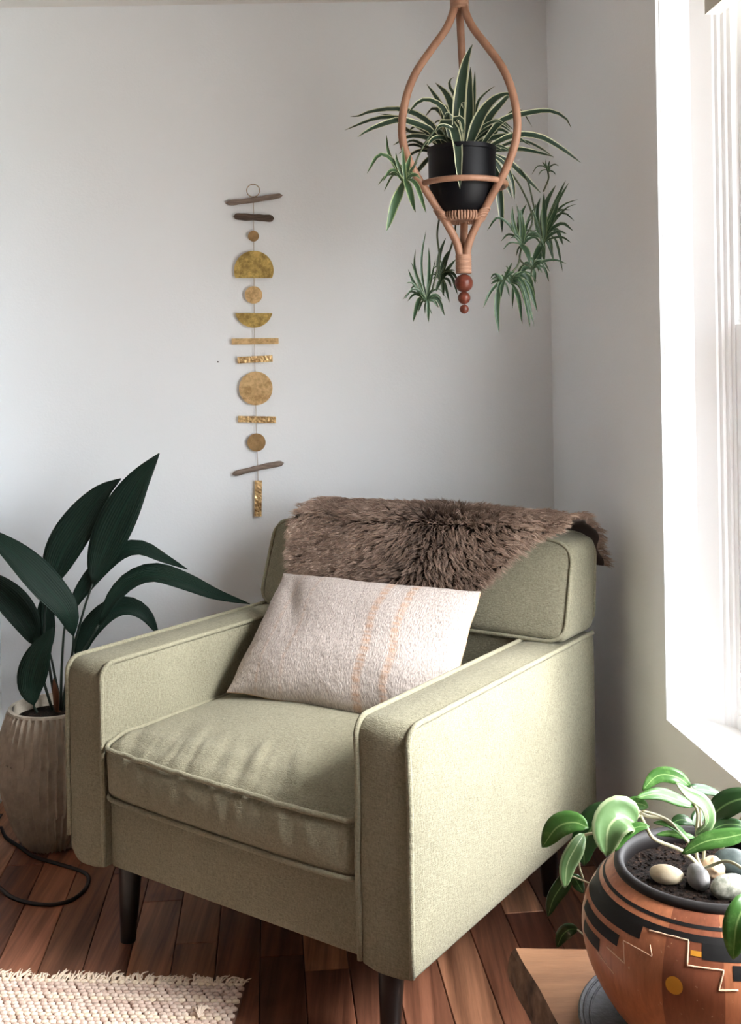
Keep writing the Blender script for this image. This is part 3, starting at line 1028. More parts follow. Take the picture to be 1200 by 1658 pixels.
plate(rect(413, 552.5, 76, 9.6, -0.6), 'bar', M['brass'])
plate(rect(413, 581.8, 57, 10.5, -3), 'bar', M['brass_ham'])
plate(circ(414.2, 628.8, 27.2, 56), 'disc', M['brass'])
plate(rect(416.4, 679, 61, 10.2, 1.0), 'bar', M['brass_ham'])
plate(circ(415.3, 716.3, 14.7), 'disc', M['brass_dull'])
plate(rect(418, 807, 11.5, 58, 0.5), 'bar', M['brass_ham'])
m = MB(); c_ = P(353, 586, YB); m.sphere((c_.x, YB - 0.001, c_.z), (0.0022, 0.0025, 0.0022), 10, 6)
tag(m.build('nail', M['nail'], origin=None), 'tiny dark nail in the white wall left of the brass hanging', 'nail')

# ------------------------------------------------------------------ leaf builder
CAMP = Vector((0, 0, CAM_H))
def leaf_mesh(pts, w, seg=12, fold=0.25, shape='strap', nrm=None, twist=0.0, curl=0.0):
    """pts: world centre line; w: full width in metres; two half blades folded on the midrib"""
    c = crom(pts, seg)
    b = MB(); vs, uv, fs = [], [], []
    for i, p in enumerate(c):
        t = i / seg
        a, d = c[max(0, i - 1)], c[min(seg, i + 1)]
        tg = (d - a).normalized()
        n_ = nrm if nrm is not None else ((CAMP - p).normalized() * 0.75 + Vector((0, 0, 0.55)))
        n_ = (n_ - tg * n_.dot(tg))
        n_ = n_.normalized() if n_.length > 1e-6 else tg.orthogonal().normalized()
        sd = tg.cross(n_)
        if twist:
            q = Matrix.Rotation(twist * (t - 0.3), 3, tg); n_ = q @ n_; sd = q @ sd
        if shape == 'strap':
            ww = (0.55 + 0.45 * smooth01(t / 0.35)) * (1 - t ** 3.2) ** 0.8
        elif shape == 'lance':
            ww = math.sin(PI * min(1, max(0, t)) ** 0.85) ** 0.85 if 0 < t < 1 else 0.0
        else:   # ovate, hoya
            ww = (math.sin(PI * t ** 0.9)) ** 0.62 * (1 - 0.15 * t) if 0 < t < 1 else 0.0
        ww = max(ww, 0.03) * w / 2
        for k, x in enumerate((-1, -0.55, 0, 0.55, 1)):
            h = fold * abs(x) * ww - curl * x * x * ww
            vs.append(p + sd * (x * ww) + n_ * h); uv.append((0.5 + x / 2, t))
    for i in range(seg):
        for k in range(4):
            o = i * 5 + k
            fs.append((o, o + 1, o + 6, o + 5))
    b.add(vs, fs, uv)
    return b

def add_leaf(name, mat_, parent, origin, pts, w, thick=0.0, **kw):
    o = leaf_mesh(pts, w, **kw).build(name, mat_, parent, origin=origin)
    if thick:
        sm_ = o.modifiers.new('thickness', 'SOLIDIFY'); sm_.thickness = thick; sm_.offset = 0
    return o

# ------------------------------------------------------------------ rattan hanger with a spider plant
HD = 2.45
ax0 = P(747, 200, HD)
AX, AY = ax0.x, HD
def zpx(py, d=HD): return P(747, py, d).z
hs = HD / F_PX
hanger = tag(empty('rattan_hanger', (AX, AY, zpx(507))), 'bent rattan plant hanger with three wooden beads at its foot', 'plant hanger')
hgo = hanger.location
rib_prof = [(8, 8), (45, 22), (85, 51), (125, 79), (165, 96), (210, 104.5), (245, 101), (285, 83), (315, 62), (352, 36), (388, 14), (412, 6.5), (440, 5.5)]
for nm_a in (math.radians(201), math.radians(321), math.radians(81)):
    pts = [Vector((AX + math.cos(nm_a) * r * hs, AY + math.sin(nm_a) * r * hs, zpx(y))) for y, r in rib_prof]
    pts = [Vector((pts[0].x, pts[0].y, zpx(-22)))] + pts
    b = MB(); b.tube(crom(pts, 60), 6.4 * hs, 12); b.build('rib', M['rattan'], hanger, origin=hgo)
def rib_r(y):
    for (a, ra), (c, rc) in zip(rib_prof, rib_prof[1:]):
        if y <= c: return ra + (rc - ra) * (y - a) / (c - a)
    return 8
zh = zpx(301)
rh = (rib_r(301) - 2) * hs
b = MB(); b.tube([(AX + rh * math.cos(a), AY + rh * math.sin(a), zh) for a in [2 * PI * k / 48 for k in range(48)]], 4.8 * hs, 10, closed=True)
b.build('hoop', M['rattan'], hanger, origin=hgo)
zr = zpx(352)
rr0 = (rib_r(352) - 6) * hs
b = MB(); b.lathe([(0.0, zr - 0.004), (rr0, zr - 0.004), (rr0 + 0.003, zr), (rr0, zr + 0.006), (0.0, zr + 0.006)], 40, AX, AY)
b.build('platform', M['rattan'], hanger, origin=hgo, sharp=40)
for k in range(44):      # cane wound around the platform rim
    a = 2 * PI * k / 44
    b = MB()
    c0 = Vector((AX + math.cos(a) * rr0, AY + math.sin(a) * rr0, zr + 0.001))
    rd = Vector((math.cos(a), math.sin(a), 0))
    b.tube([c0 + rd * 0.008 * math.cos(q) + Vector((0, 0, 0.0105 * math.sin(q))) for q in [2 * PI * j / 10 for j in range(10)]], 0.0031, 5, closed=True)
    b.build('winding', M['rattan_wrap'], hanger, origin=hgo)
for nm_a in (math.radians(201), math.radians(321)):
    r_ = rib_r(350) * hs
    p0 = Vector((AX + math.cos(nm_a) * r_, AY + math.sin(nm_a) * r_, zpx(350)))
    b = MB()
    for dz in (-0.008, -0.003, 0.002, 0.007):
        rr2 = rib_r(350 - dz / hs) * hs
        q0 = Vector((AX + math.cos(nm_a) * rr2, AY + math.sin(nm_a) * rr2, zpx(350) + dz))
        b.tube([q0 + Vector((math.cos(q) * 0.0128, math.sin(q) * 0.0128, 0.004 * math.cos(q - nm_a))) for q in [2 * PI * j / 14 for j in range(14)]], 0.0028, 6, closed=True)
    b.build('knot', M['rattan_wrap'], hanger, origin=hgo)
def binding(y0, y1, r, name):
    z0, z1 = zpx(y1), zpx(y0)
    b = MB()
    n = max(4, int((z1 - z0) / 0.0042))
    prof_ = []
    for k in range(n):
        z = z0 + (z1 - z0) * k / n; dz = (z1 - z0) / n
        prof_ += [(r - 0.0012, z), (r, z + dz * 0.3), (r, z + dz * 0.7), (r - 0.0012, z + dz * 0.99)]
    b.lathe(prof_, 28, AX, AY); b.build(name, M['rattan_wrap'], hanger, origin=hgo)
binding(-24, 15, 15.2 * hs, 'binding'); binding(413, 443, 13.0 * hs, 'binding')
for y, r in ((458.5, 14.8), (482.5, 10.2), (500.5, 7.4)):
    b = MB(); b.sphere((AX, AY, zpx(y)), r * hs, 24, 16); b.build('bead', M['bead'], hanger, origin=hgo)
b = MB(); b.tube([(AX, AY, zpx(-22)), (AX, AY, ZC)], 0.003, 8); b.build('hanging_cord', M['string'], hanger, origin=hgo)

# black pot and plant
sp = tag(empty('potted_spider_plant', (AX, AY, zpx(345))), 'variegated spider plant with trailing plantlets in a black pot in the rattan hanger', 'potted plant')
spo = sp.location
z_rim, z_bot = zpx(241), zr + 0.007
pr_ = 54.5 * hs
prof_ = [(0.0, z_bot), (0.042, z_bot), (0.052, z_bot + 0.004), (0.066, z_bot + 0.022), (0.075, z_bot + 0.046), (0.0775, z_bot + 0.066), (pr_, z_bot + 0.09), (pr_, z_rim - 0.012), (pr_ + 0.002, z_rim - 0.010), (pr_ + 0.002, z_rim),
         (pr_ - 0.004, z_rim), (pr_ - 0.005, z_rim - 0.02), (0.0, z_rim - 0.02)]
b = MB(); b.lathe(prof_[:-2] + [(pr_ - 0.005, z_rim - 0.03)], 56, AX, AY); b.build('pot', M['black_pot'], sp, origin=spo, sharp=35)
b = MB(); b.lathe([(0.0, z_rim - 0.012), (0.05, z_rim - 0.014), (pr_ - 0.005, z_rim - 0.018)], 32, AX, AY); b.build('soil', M['soil'], sp, origin=spo)

base = (745, 243)
def sleaf(pts, w, mat_='spider', d0=0.0, d1=0.0, fold=0.35, parent=None, seg=12, name='leaf', twist=0.0):
    n = len(pts)
    P3 = [P(x, y, HD + d0 + (d1 - d0) * (k / max(1, n - 1)) ** 1.2) for k, (x, y) in enumerate(pts)]
    return add_leaf(name, M[mat_], parent or sp, spo, P3, 1.22 * w * HD / F_PX, fold=fold, seg=seg, twist=twist)
main = [
    ([(745, 243), (743, 200), (746, 150), (754, 102), (765, 72)], 19, -0.01, -0.04),
    ([(756, 240), (760, 190), (761, 145), (762, 108)], 12, 0.02, 0.03),
    ([(762, 240), (766, 180), (768, 150), (769, 115)], 7, 0.04, 0.06),
    ([(730, 243), (722, 200), (712, 168), (691, 136)], 10, 0.0, 0.03),
    ([(740, 243), (736, 190), (724, 155), (705, 134)], 14, 0.01, 0.05),
    ([(746, 243), (739, 165), (729, 143), (728, 131), (735, 125)], 7, 0.04, 0.10),
    ([(732, 243), (722, 185), (705, 166), (682, 163), (660, 184)], 10, -0.01, -0.03),
    ([(722, 245), (703, 208), (675, 186), (642, 177), (601, 181), (575, 190), (567, 189)], 10, 0.0, 0.03),
    ([(722, 245), (690, 214), (652, 193), (617, 191), (591, 198), (558, 211)], 9, 0.02, 0.05),
    ([(718, 245), (699, 214), (675, 202), (648, 195), (617, 203), (597, 211), (579, 222)], 12, -0.03, -0.08),
    ([(716, 245), (690, 220), (660, 212), (640, 190), (612, 184)], 7, 0.04, 0.10),
    ([(724, 240), (712, 214), (716, 200), (732, 203), (741, 235), (743, 270), (745, 306)], 14, -0.03, -0.105),
    ([(735, 243), (725, 215), (724, 195), (722, 180)], 15, 0.0, 0.02),
    ([(748, 243), (742, 215), (737, 193), (748, 195), (751, 215)], 11, -0.05, -0.08),
    ([(757, 243), (778, 190), (800, 162), (822, 152), (828, 158)], 17, -0.02, -0.03),
    ([(768, 243), (790, 195), (812, 168), (827, 153), (838, 155)], 12, 0.03, 0.04),
    ([(760, 243), (772, 172), (785, 152), (802, 139)], 5, 0.05, 0.09),
    ([(775, 243), (812, 197), (850, 185), (888, 180), (914, 190), (925, 207)], 11, 0.0, 0.04),
    ([(780, 245), (828, 221), (870, 221), (905, 238), (941, 264)], 11, -0.02, -0.02),
    ([(785, 245), (820, 190), (842, 178), (862, 206)], 5, 0.05, 0.12),
    ([(790, 246), (835, 242), (865, 246), (897, 254)], 9, 0.02, 0.06),
    ([(790, 247), (822, 262), (848, 285), (876, 313)], 10, 0.04, 0.09),
    ([(790, 247), (816, 265), (830, 295), (833, 326)], 7, 0.03, 0.05),
    ([(788, 247), (806, 268), (820, 296), (829, 321)], 8, 0.03, 0.04),
    ([(790, 247), (840, 228), (875, 240), (897, 256)], 6, 0.06, 0.10),
    ([(795, 250), (805, 290), (811, 335), (813, 377)], 12, 0.06, 0.06),
    ([(712, 247), (690, 238), (668, 228), (648, 238)], 6, 0.04, 0.08),
    ([(710, 247), (690, 240), (665, 235), (645, 250)], 6, 0.05, 0.10),
    ([(700, 250), (690, 262), (678, 276), (666, 292)], 8, 0.05, 0.07),
    ([(704, 248), (680, 244), (660, 256), (652, 275)], 6, 0.06, 0.10),
    ([(745, 243), (720, 225), (703, 225), (692, 236)], 10, -0.04, -0.07),
    ([(750, 243), (765, 215), (778, 195), (783, 178)], 13, 0.03, 0.05),
    ([(742, 243), (735, 220), (728, 208), (714, 204), (704, 214)], 9, -0.05, -0.09),
]
for k in range(22):
    an = random.uniform(-PI * 0.97, -PI * 0.03)
    l = random.uniform(55, 120)
    dx_, dy_ = math.cos(an) * l, math.sin(an) * l * 0.75
    dep = random.choice((-1, 1)) * random.uniform(0.02, 0.09) if abs(dx_) < 70 else random.uniform(0.0, 0.09)
    b0 = (745 + dx_ * 0.12, 243)
    main.append(([b0, (745 + dx_ * 0.40, 243 + dy_ * 0.62), (745 + dx_ * 0.78, 243 + dy_ * 0.92), (745 + dx_ * 1.08, 243 + dy_ * 0.82 + abs(dx_) * 0.12)], random.uniform(6, 11), dep * 0.2, dep))
for pts, w, d0, d1 in main: sleaf(pts, w, 'spider', d0, d1)

def plantlet(stem, sd0, sd1, centre, cd, tips, mat_='spider_young', w=8, label=None):
    """a runner with a tuft of leaves; tips: (x, y, lift) in the frame of the hanger's distance"""
    b = MB()
    pts = [P(x, y, HD + sd0 + (sd1 - sd0) * k / max(1, len(stem) - 1)) for k, (x, y) in enumerate(stem)]
    b.tube(crom(pts, 20), 1.5 * hs, 6)
    st = b.build('plantlet', M['stolon'], sp, origin=spo)
    cx0, cy0 = centre
    mean = sum(math.hypot(x - cx0, y - cy0) for x, y, _, _ in tips) / len(tips)
    extra = []
    for k in range(max(5, len(tips) // 2)):      # short inner leaves that fill the tuft
        an = random.uniform(-PI * 1.05, 0.05 * PI)
        l = mean * random.uniform(0.35, 0.8)
        extra.append((cx0 + math.cos(an) * l, cy0 + math.sin(an) * l * 0.8 + l * 0.15, random.uniform(0.1, 0.45), random.uniform(0.6, 0.9) * w * 0.8))
    for (x, y, lift, ww) in list(tips) + extra:
        cx, cy = cx0 + random.uniform(-2.5, 2.5), cy0 + random.uniform(-3, 3)
        dx_, dy_ = x - cx, y - cy
        L = math.hypot(dx_, dy_)
        side_ = abs(dx_) / max(1, L)
        lift = lift + 0.10 * side_ + random.uniform(-0.03, 0.09)
        jx, jy = -dy_ * random.uniform(-0.10, 0.10), dx_ * random.uniform(-0.10, 0.10)
        dd = random.uniform(-0.45, 0.45) * L * hs
        D_ = HD + cd
        q = [P(cx, cy, D_), P(cx + dx_ * 0.28 + jx, cy + dy_ * 0.28 - lift * L * 0.62 + jy, D_ + dd * 0.3),
             P(cx + dx_ * 0.66 + jx, cy + dy_ * 0.62 - lift * L * 0.80 + jy, D_ + dd * 0.7), P(x, y, D_ + dd)]
        add_leaf('leaf', M[mat_], st, spo, q, ww * hs * random.uniform(0.85, 1.15), fold=0.4, seg=10, twist=random.uniform(-1.2, 1.2))
    return st
plantlet([(730, 240), (712, 208), (692, 226), (676, 256), (660, 294)], -0.05, -0.12, (656, 293), -0.12, [
    (594, 281, .45, 7), (626, 218, -.08, 7), (620, 294, .5, 6), (626, 374, -.02, 15), (673, 344, .25, 11), (690, 345, .45, 8),
    (641, 247, .05, 8), (652, 236, .02, 7), (676, 262, .1, 8), (634, 262, .2, 7), (622, 310, .4, 4), (640, 322, .25, 4), (665, 250, .0, 9),
    (612, 300, .3, 6), (645, 270, .1, 9), (668, 270, .05, 12), (630, 285, .3, 7)])
plantlet([(800, 250), (835, 290), (856, 330), (862, 360), (846, 392)], 0.05, 0.03, (845, 396), 0.02, [
    (830, 334, .0, 9), (836, 330, .0, 7), (853, 330, .05, 8), (789, 374, .5, 6), (811, 391, .35, 5), (814, 405, .3, 4), (843, 340, .0, 12),
    (862, 352, .1, 7), (836, 415, .2, 4), (873, 335, .2, 5), (826, 372, .2, 6), (858, 428, .1, 12), (838, 350, -.05, 9)], 'spider_dark')
plantlet([(800, 252), (848, 280), (866, 340), (880, 385)], 0.06, 0.08, (880, 388), 0.08, [
    (916, 292, -.02, 9), (921, 296, .0, 7), (936, 323, .05, 7), (934, 331, .05, 7), (930, 358, .3, 8), (928, 374, .4, 7), (912, 397, .5, 8),
    (900, 300, .0, 10), (881, 312, .0, 11), (889, 318, .02, 9), (875, 320, .0, 10), (905, 320, .0, 9), (868, 330, .05, 8), (911, 440, .55, 5),
    (897, 424, .4, 6), (882, 424, .1, 8), (895, 414, .3, 7), (924, 340, .1, 6), (862, 425, -.1, 12), (872, 440, -.05, 10), (860, 338, .15, 6)], 'spider_dark')
plantlet([(880, 310), (888, 290), (887, 276)], 0.10, 0.12, (887, 276), 0.12, [
    (878, 262, .0, 3), (890, 260, .0, 3), (905, 269, .2, 2.5), (861, 283, .3, 2.5), (900, 283, .1, 3), (884, 258, .0, 2.5), (872, 285, .2, 2.5)], 'spider_dark')
plantlet([(846, 396), (842, 420), (860, 434)], 0.03, 0.03, (861, 434), 0.03, [
    (917, 427, .06, 6), (890, 440, .3, 5), (889, 456, .35, 6), (878, 442, .3, 5), (843, 447, .3, 9), (835, 452, .3, 6), (867, 460, .15, 6)], 'spider_dark')
plantlet([(844, 400), (838, 430), (816, 452)], 0.02, -0.01, (815, 455), -0.01, [
    (782, 499, .05, 6), (808, 538, -.02, 11), (795, 460, .05, 5), (799, 445, .05, 8), (802, 442, .0, 7), (812, 482, .1, 6), (798, 452, .1, 4), (829, 425, .1, 5),
    (834, 440, .1, 7), (812, 478, .2, 3), (803, 472, .1, 5), (825, 480, .1, 4)], 'spider_dark')
plantlet([(862, 434), (855, 462), (835, 458)], 0.03, 0.0, (828, 457), 0.0, [
    (867, 482, .45, 12), (858, 530, .4, 11), (865, 529, .5, 6), (846, 525, .15, 8), (830, 500, .2, 4), (853, 500, .2, 6), (845, 450, .2, 7), (870, 505, .4, 8)], 'spider_dark')
plantlet([(712, 350), (708, 380), (711, 420), (700, 470)], 0.03, 0.02, (690, 487), 0.02, [
    (655, 485, .4, 5), (657, 459, .25, 5), (661, 436, .1, 5), (666, 425, .1, 6), (673, 403, .05, 6), (690, 372, .05, 5), (669, 521, .5, 8), (694, 522, .6, 7),
    (720, 511, .4, 8), (705, 420, .0, 4), (677, 505, .2, 5), (694, 400, .05, 7), (710, 498, .2, 6), (700, 510, .1, 3), (688, 509, .1, 3), (664, 470, .3, 5)], 'spider_dark')
plantlet([(738, 352), (736, 380), (724, 420), (714, 448)], 0.05, 0.05, (714, 452), 0.05, [
    (741, 477, .4, 6), (737, 438, .2, 6), (722, 385, .0, 7), (731, 402, .05, 7), (742, 455, .3, 6), (728, 490, .3, 5), (700, 452, .1, 6), (706, 472, .0, 7), (718, 480, .1, 6),
    (726, 412, .1, 6), (738, 420, .1, 6), (699, 440, .1, 5), (731, 465, .2, 6), (708, 410, .0, 3)], 'spider_dark')

# ------------------------------------------------------------------ cast iron plant in a carved pot
GP = PF(86, 1368)
gy = 2.80
GX = P(88, 1300, gy).x
asp = tag(empty('potted_cast_iron_plant', (GX, gy, 0)), 'dark broad leaved plant in a carved grey stone pot left of the armchair', 'potted plant')
aso = asp.location
gs = gy / F_PX
gh = 0.365
prof_ = []
NPR = 66
for k in range(NPR + 1):
    t = k / NPR
    kk = [(0.0, 0.072), (0.03, 0.081), (0.12, 0.100), (0.30, 0.124), (0.50, 0.138), (0.64, 0.1405), (0.80, 0.134), (0.92, 0.122), (1.0, 0.113)]
    for (ta, ra_), (tb, rb_) in zip(kk, kk[1:]):
        if t <= tb + 1e-9:
            r = ra_ + (rb_ - ra_) * (t - ta) / (tb - ta); break
    prof_.append((r, gh * t))
def flute(r, z, a, i):
    if i >= NPR - 1: return r
    t = z / gh
    tier = 0 if t < 0.30 else (1 if t < 0.66 else 2)
    edge = (0.30, 0.66, 1.0)[tier]
    ph = tier * 2.1 + 0.35 * math.sin(a * 3 + tier)
    n = 46
    w = (a * n / (2 * PI) + ph + 0.12 * noise.noise(Vector((math.cos(a) * 4, math.sin(a) * 4, z * 14)))) % 1.0
    g = math.sin(PI * min(1.0, w * 0.62 + 0.0)) if w < 0.86 else (1 - w) / 0.14 * math.sin(PI * 0.86 * 0.62)   # gouge with one crisp edge
    under = math.exp(-max(0, (edge - t)) * 60) if tier < 2 else 0
    return r + 0.004 - 0.0130 * g - 0.005 * under * (1 - g)
b = MB(); b.lathe(prof_ + [(prof_[-1][0] - 0.010, gh), (prof_[-1][0] - 0.014, gh - 0.03), (0.06, gh - 0.05)], 552, 0, 0, rfun=lambda r, z, a, i: flute(r, z, a, i) if i <= NPR else r)
b.build('pot', M['concrete'], asp, sharp=60)
b = MB()
b.lathe([(0.0, gh - 0.026), (0.05, gh - 0.028), (prof_[-1][0] - 0.012, gh - 0.030)], 40, 0, 0); b.build('soil', M['soil'], asp)
def aleaf(stem, blade, w, d0, d1, fold=0.3, twist=0.0, nrm=None):
    n1, n2 = len(stem), len(blade)
    tot = n1 + n2 - 1
    D = lambda k: gy + d0 + (d1 - d0) * k / tot
    sp_ = [P(x, y, D(k)) for k, (x, y) in enumerate(stem)] + [P(*blade[0], D(n1))]
    bp = [P(x, y, D(n1 + k)) for k, (x, y) in enumerate(blade)]
    o = add_leaf('leaf', M['aspi'], asp, aso, bp, w * gs, 0.0008, shape='lance', fold=fold, seg=18, twist=twist, nrm=nrm)
    m_ = MB(); c = crom(sp_, 14); m_.tube(c, [0.0042 - 0.0014 * k / 14 for k in range(15)], 7)
    m_.build('stalk', M['aspi_stem'], o, origin=aso)
SOILY = 1150
aleaf([(100, SOILY), (112, 1080), (135, 990)], [(150, 945), (163, 905), (190, 845), (222, 785), (258, 734)], 64, 0.0, 0.03, 0.2)
aleaf([(92, SOILY), (80, 1080), (72, 1010)], [(78, 955), (98, 900), (130, 848), (165, 800), (196, 775)], 64, 0.03, 0.06, 0.2)
aleaf([(105, SOILY), (112, 1090), (118, 1050)], [(119, 1030), (108, 990), (75, 950), (35, 908), (0, 878), (-38, 850)], 52, -0.02, -0.10, 0.25)
aleaf([(85, SOILY), (70, 1100), (62, 1060)], [(58, 1046), (42, 1005), (12, 968), (-30, 935), (-60, 920)], 52, 0.02, -0.02, 0.2)
aleaf([(60, SOILY + 4), (56, 1146)], [(55, 1142), (50, 1110), (60, 1070), (86, 1016)], 48, -0.05, -0.06, 0.15)
aleaf([(98, SOILY), (100, 1080), (104, 1020)], [(110, 1000), (128, 965), (160, 925), (195, 896), (228, 889), (265, 905), (304, 922)], 34, 0.0, 0.05, 0.35)
aleaf([(108, SOILY), (125, 1075), (150, 1030)], [(160, 1012), (185, 968), (215, 940), (252, 930), (300, 944), (350, 964), (405, 978)], 36, -0.02, 0.03, 0.35)
aleaf([(104, SOILY), (118, 1090)], [(124, 1076), (140, 1030), (172, 995), (205, 983), (235, 996), (258, 1030)], 40, 0.02, 0.06, 0.3)
aleaf([(100, SOILY), (92, 1110), (84, 1070)], [(80, 1055), (74, 1010), (76, 975), (88, 945)], 30, 0.05, 0.06, 0.3)
b = MB(); b.tube(crom([P(94, 1152, gy + .02), P(90, 1120, gy + .02), P(87, 1098, gy + .02)], 8), [0.008, 0.009, 0.010, 0.0095, 0.009, 0.008, 0.006, 0.004, 0.001], 8)
b.build('dry_sheath', M['dry'], asp, origin=aso, label='dry brown leaf sheath')

# ------------------------------------------------------------------ cable on the floor
pts = [PF(x, y, 0.0045) for x, y in ((2, 1340), (10, 1356), (30, 1370), (56, 1387), (92, 1398), (125, 1408), (142, 1418), (140, 1436), (120, 1455), (90, 1464), (55, 1463), (22, 1454), (0, 1438), (-20, 1420), (-60, 1405))]
b = MB(); b.tube(crom(pts, 90), 0.0046, 8)
tag(b.build('power_cable', M['cable']), 'black braided cable looping on the floor below the stone pot', 'cable')

# ------------------------------------------------------------------ woven rug
def yarn():
    t = NT('undyed_yarn', 0.95, spec=0.1)
    at_ = t.n.new('ShaderNodeAttribute'); at_.attribute_name = 'yarn_tone'
    n_ = t.noise(t.vec(), 300, 3)
    f_ = t.math('ADD', at_.outputs['Fac'], t.math('MULTIPLY', t.math('SUBTRACT', n_, 0.5), 0.35))
    t.color(t.ramp(f_, [(0.0, lin(198, 168, 152)), (0.45, lin(228, 206, 194)), (0.8, lin(240, 222, 208)), (1.0, lin(246, 230, 206))]))
    t.bump(n_, 0.003, 0.6)
    return t.m
M['yarn'] = yarn()
M['rug_base'] = NT('rug_backing', 0.95, lin(112, 82, 70)).m
ra, rb, rc = PF(-10, 1582, 0.008), PF(399, 1592, 0.008), PF(402, 1658, 0.008)
re = Vector(((rb - ra).x, (rb - ra).y, 0)).normalized()
rn = Vector((re.y, -re.x, 0))                     # towards the viewer
RW, RL = 0.86, 0.92
rug0 = rb - re * RW
rug = tag(empty('woven_rug', (rug0.x + RW / 2 * re.x, rug0.y + RW / 2 * re.y, 0)), 'cream and tan hand woven rug with frayed fringe on the floor', 'rug')
ro = rug.location
def rp(s, t, z): 
    p = rug0 + re * s + rn * t
    return Vector((p.x, p.y, z))
b = MB()
vv = [rp(s_, t_, z) for z in (0.0, 0.0045) for s_, t_ in ((0, 0), (RW, 0), (RW, RL), (0, RL))]
b.add(vv, [(0, 1, 2, 3), (4, 5, 6, 7), (0, 1, 5, 4), (1, 2, 6, 5), (2, 3, 7, 6), (3, 0, 4, 7)])
b.build('backing', M['rug_base'], rug, smooth=False, origin=ro)
def unit_blob(n=8, m_=5):
    q = MB(); q.sphere((0, 0, 0), 1, n, m_)
    v_ = np.array(q.v, dtype=np.float32)
    v_ = np.sign(v_) * np.abs(v_) ** 0.72        # squarish stitch
    return v_, q.f
bv_, bf_ = unit_blob(10, 5)
cw_, rh_ = 0.0150, 0.0112
nc_, nr_ = int(RW / cw_), int(RL / rh_)
allv, allf, tone = [], [], []
rea, rna = np.array(re), np.array(rn)
nb = len(bv_)
cnt = 0
for j in range(nr_):
    rowt = random.uniform(0.30, 0.7) if j % 5 else random.uniform(0.85, 1.0)
    for i in range(nc_):
        s_ = (i + 0.5 + 0.12 * random.uniform(-1, 1)) * cw_
        t_ = (j + 0.5 + 0.10 * random.uniform(-1, 1)) * rh_
        s_ += 0.5 * cw_ * (j % 2) - 0.25 * cw_
        hz = 0.0040 + 0.0016 * random.random()
        sc_ = np.array([cw_ * 0.51, rh_ * 0.47 * random.uniform(0.9, 1.1), hz])
        w_ = bv_ * sc_
        ang = random.uniform(-0.14, 0.14) + 0.10
        ca_, sa_ = math.cos(ang), math.sin(ang)
        lx, ly = w_[:, 0] * ca_ - w_[:, 1] * sa_ + s_, w_[:, 0] * sa_ + w_[:, 1] * ca_ + t_
        wv_ = np.array(rug0)[None] + lx[:, None] * rea + ly[:, None] * rna
        wv_[:, 2] = w_[:, 2] + 0.0058
        allv.append(wv_)
        o = cnt * nb
        allf += [tuple(k + o for k in f_) for f_ in bf_]
        tone += [min(1, max(0, rowt + random.gauss(0, 0.10)))] * nb
        cnt += 1
allv = np.concatenate(allv) - np.array(ro)[None]
me = bpy.data.meshes.new('weave')
me.from_pydata(allv.tolist(), [], allf)
at = me.attributes.new('yarn_tone', 'FLOAT', 'POINT'); at.data.foreach_set('value', np.array(tone, dtype=np.float32))
me.polygons.foreach_set('use_smooth', [True] * len(me.polygons))
me.materials.append(M['yarn'])
wv = bpy.data.objects.new('weave', me); C.objects.link(wv); wv.parent = rug; wv['kind'] = 'stuff'
def tassel(s0, t0, dirx, L, name='tassel'):
    b = MB()
    for q in range(7):
        a = random.uniform(-0.7, 0.7)
        d = (-rn * math.cos(a) + re * (math.sin(a) + dirx)).normalized()
        l = L * random.uniform(0.6, 1.1)
        p0 = rp(s0 + random.uniform(-.004, .004), t0, 0.006)
        p1 = p0 + d * l * 0.5 + Vector((0, 0, random.uniform(0.002, 0.009)))
        p2 = p0 + d * l + re * random.uniform(-.006, .006); p2.z = random.uniform(0.003, 0.012)
        b.tube(crom([p0, p1, p2], 6), [0.0017, 0.0018, 0.0017, 0.0016, 0.0014, 0.0012, 0.0007], 5)
    o = b.build(name, M['yarn'], rug, origin=ro)
    a_ = o.data.attributes.new('yarn_tone', 'FLOAT', 'POINT'); a_.data.foreach_set('value', np.full(len(o.data.vertices), 0.9, dtype=np.float32))
s_ = 0.006
while s_ < RW + 0.003:
    tassel(s_, 0.004, random.uniform(-0.35, 0.75), random.uniform(0.018, 0.036)); s_ += 0.0135 + random.uniform(-.002, .003)
b = MB()
lt = PF(322, 1648, 0.012)
for q in range(12):
    a = random.uniform(-1.0, 0.6)
    d = Vector((math.sin(a) * 0.9 + 0.3, math.cos(a), 0)).normalized()
    e_ = lt + d * random.uniform(0.025, 0.045)
    b.tube(crom([lt, lt + d * 0.018 + Vector((0, 0, 0.010)), Vector((e_.x, e_.y, random.uniform(0.012, 0.016)))], 6), [0.0016] * 6 + [0.0006], 5)
o = b.build('loose_tuft', M['yarn'], rug, origin=ro)
a_ = o.data.attributes.new('yarn_tone', 'FLOAT', 'POINT'); a_.data.foreach_set('value', np.full(len(o.data.vertices), 0.85, dtype=np.float32))

# ------------------------------------------------------------------ wooden stool, dish, bowl planter
ZS = 0.37
c1, c2, c3 = PF(835, 1535, ZS), PF(905, 1658, ZS), PF(940, 1537, ZS)
ex = Vector(((c3 - c1).x, (c3 - c1).y, 0)).normalized()
ey = Vector(((c2 - c1).x, (c2 - c1).y, 0)).normalized()
SWD, SDP, STH = 0.42, 0.46, 0.055
stool = tag(empty('wooden_stool', (c1 + ex * SWD / 2 + ey * SDP / 2).xy.to_3d()), 'low slab topped wooden stool with bark edge under the bowl planter', 'stool')
so_ = stool.location
b = MB()
ring_t, ring_b = [], []
NE = 18
def edge_pt(k):
    side, q = divmod(k, NE); t = q / NE
    if side == 0: return c1 + ey * SDP * t, -ex
    if side == 1: return c1 + ey * SDP + ex * SWD * t, ey
    if side == 2: return c1 + ex * SWD + ey * SDP * (1 - t), ex
    return c1 + ex * SWD * (1 - t), -ey
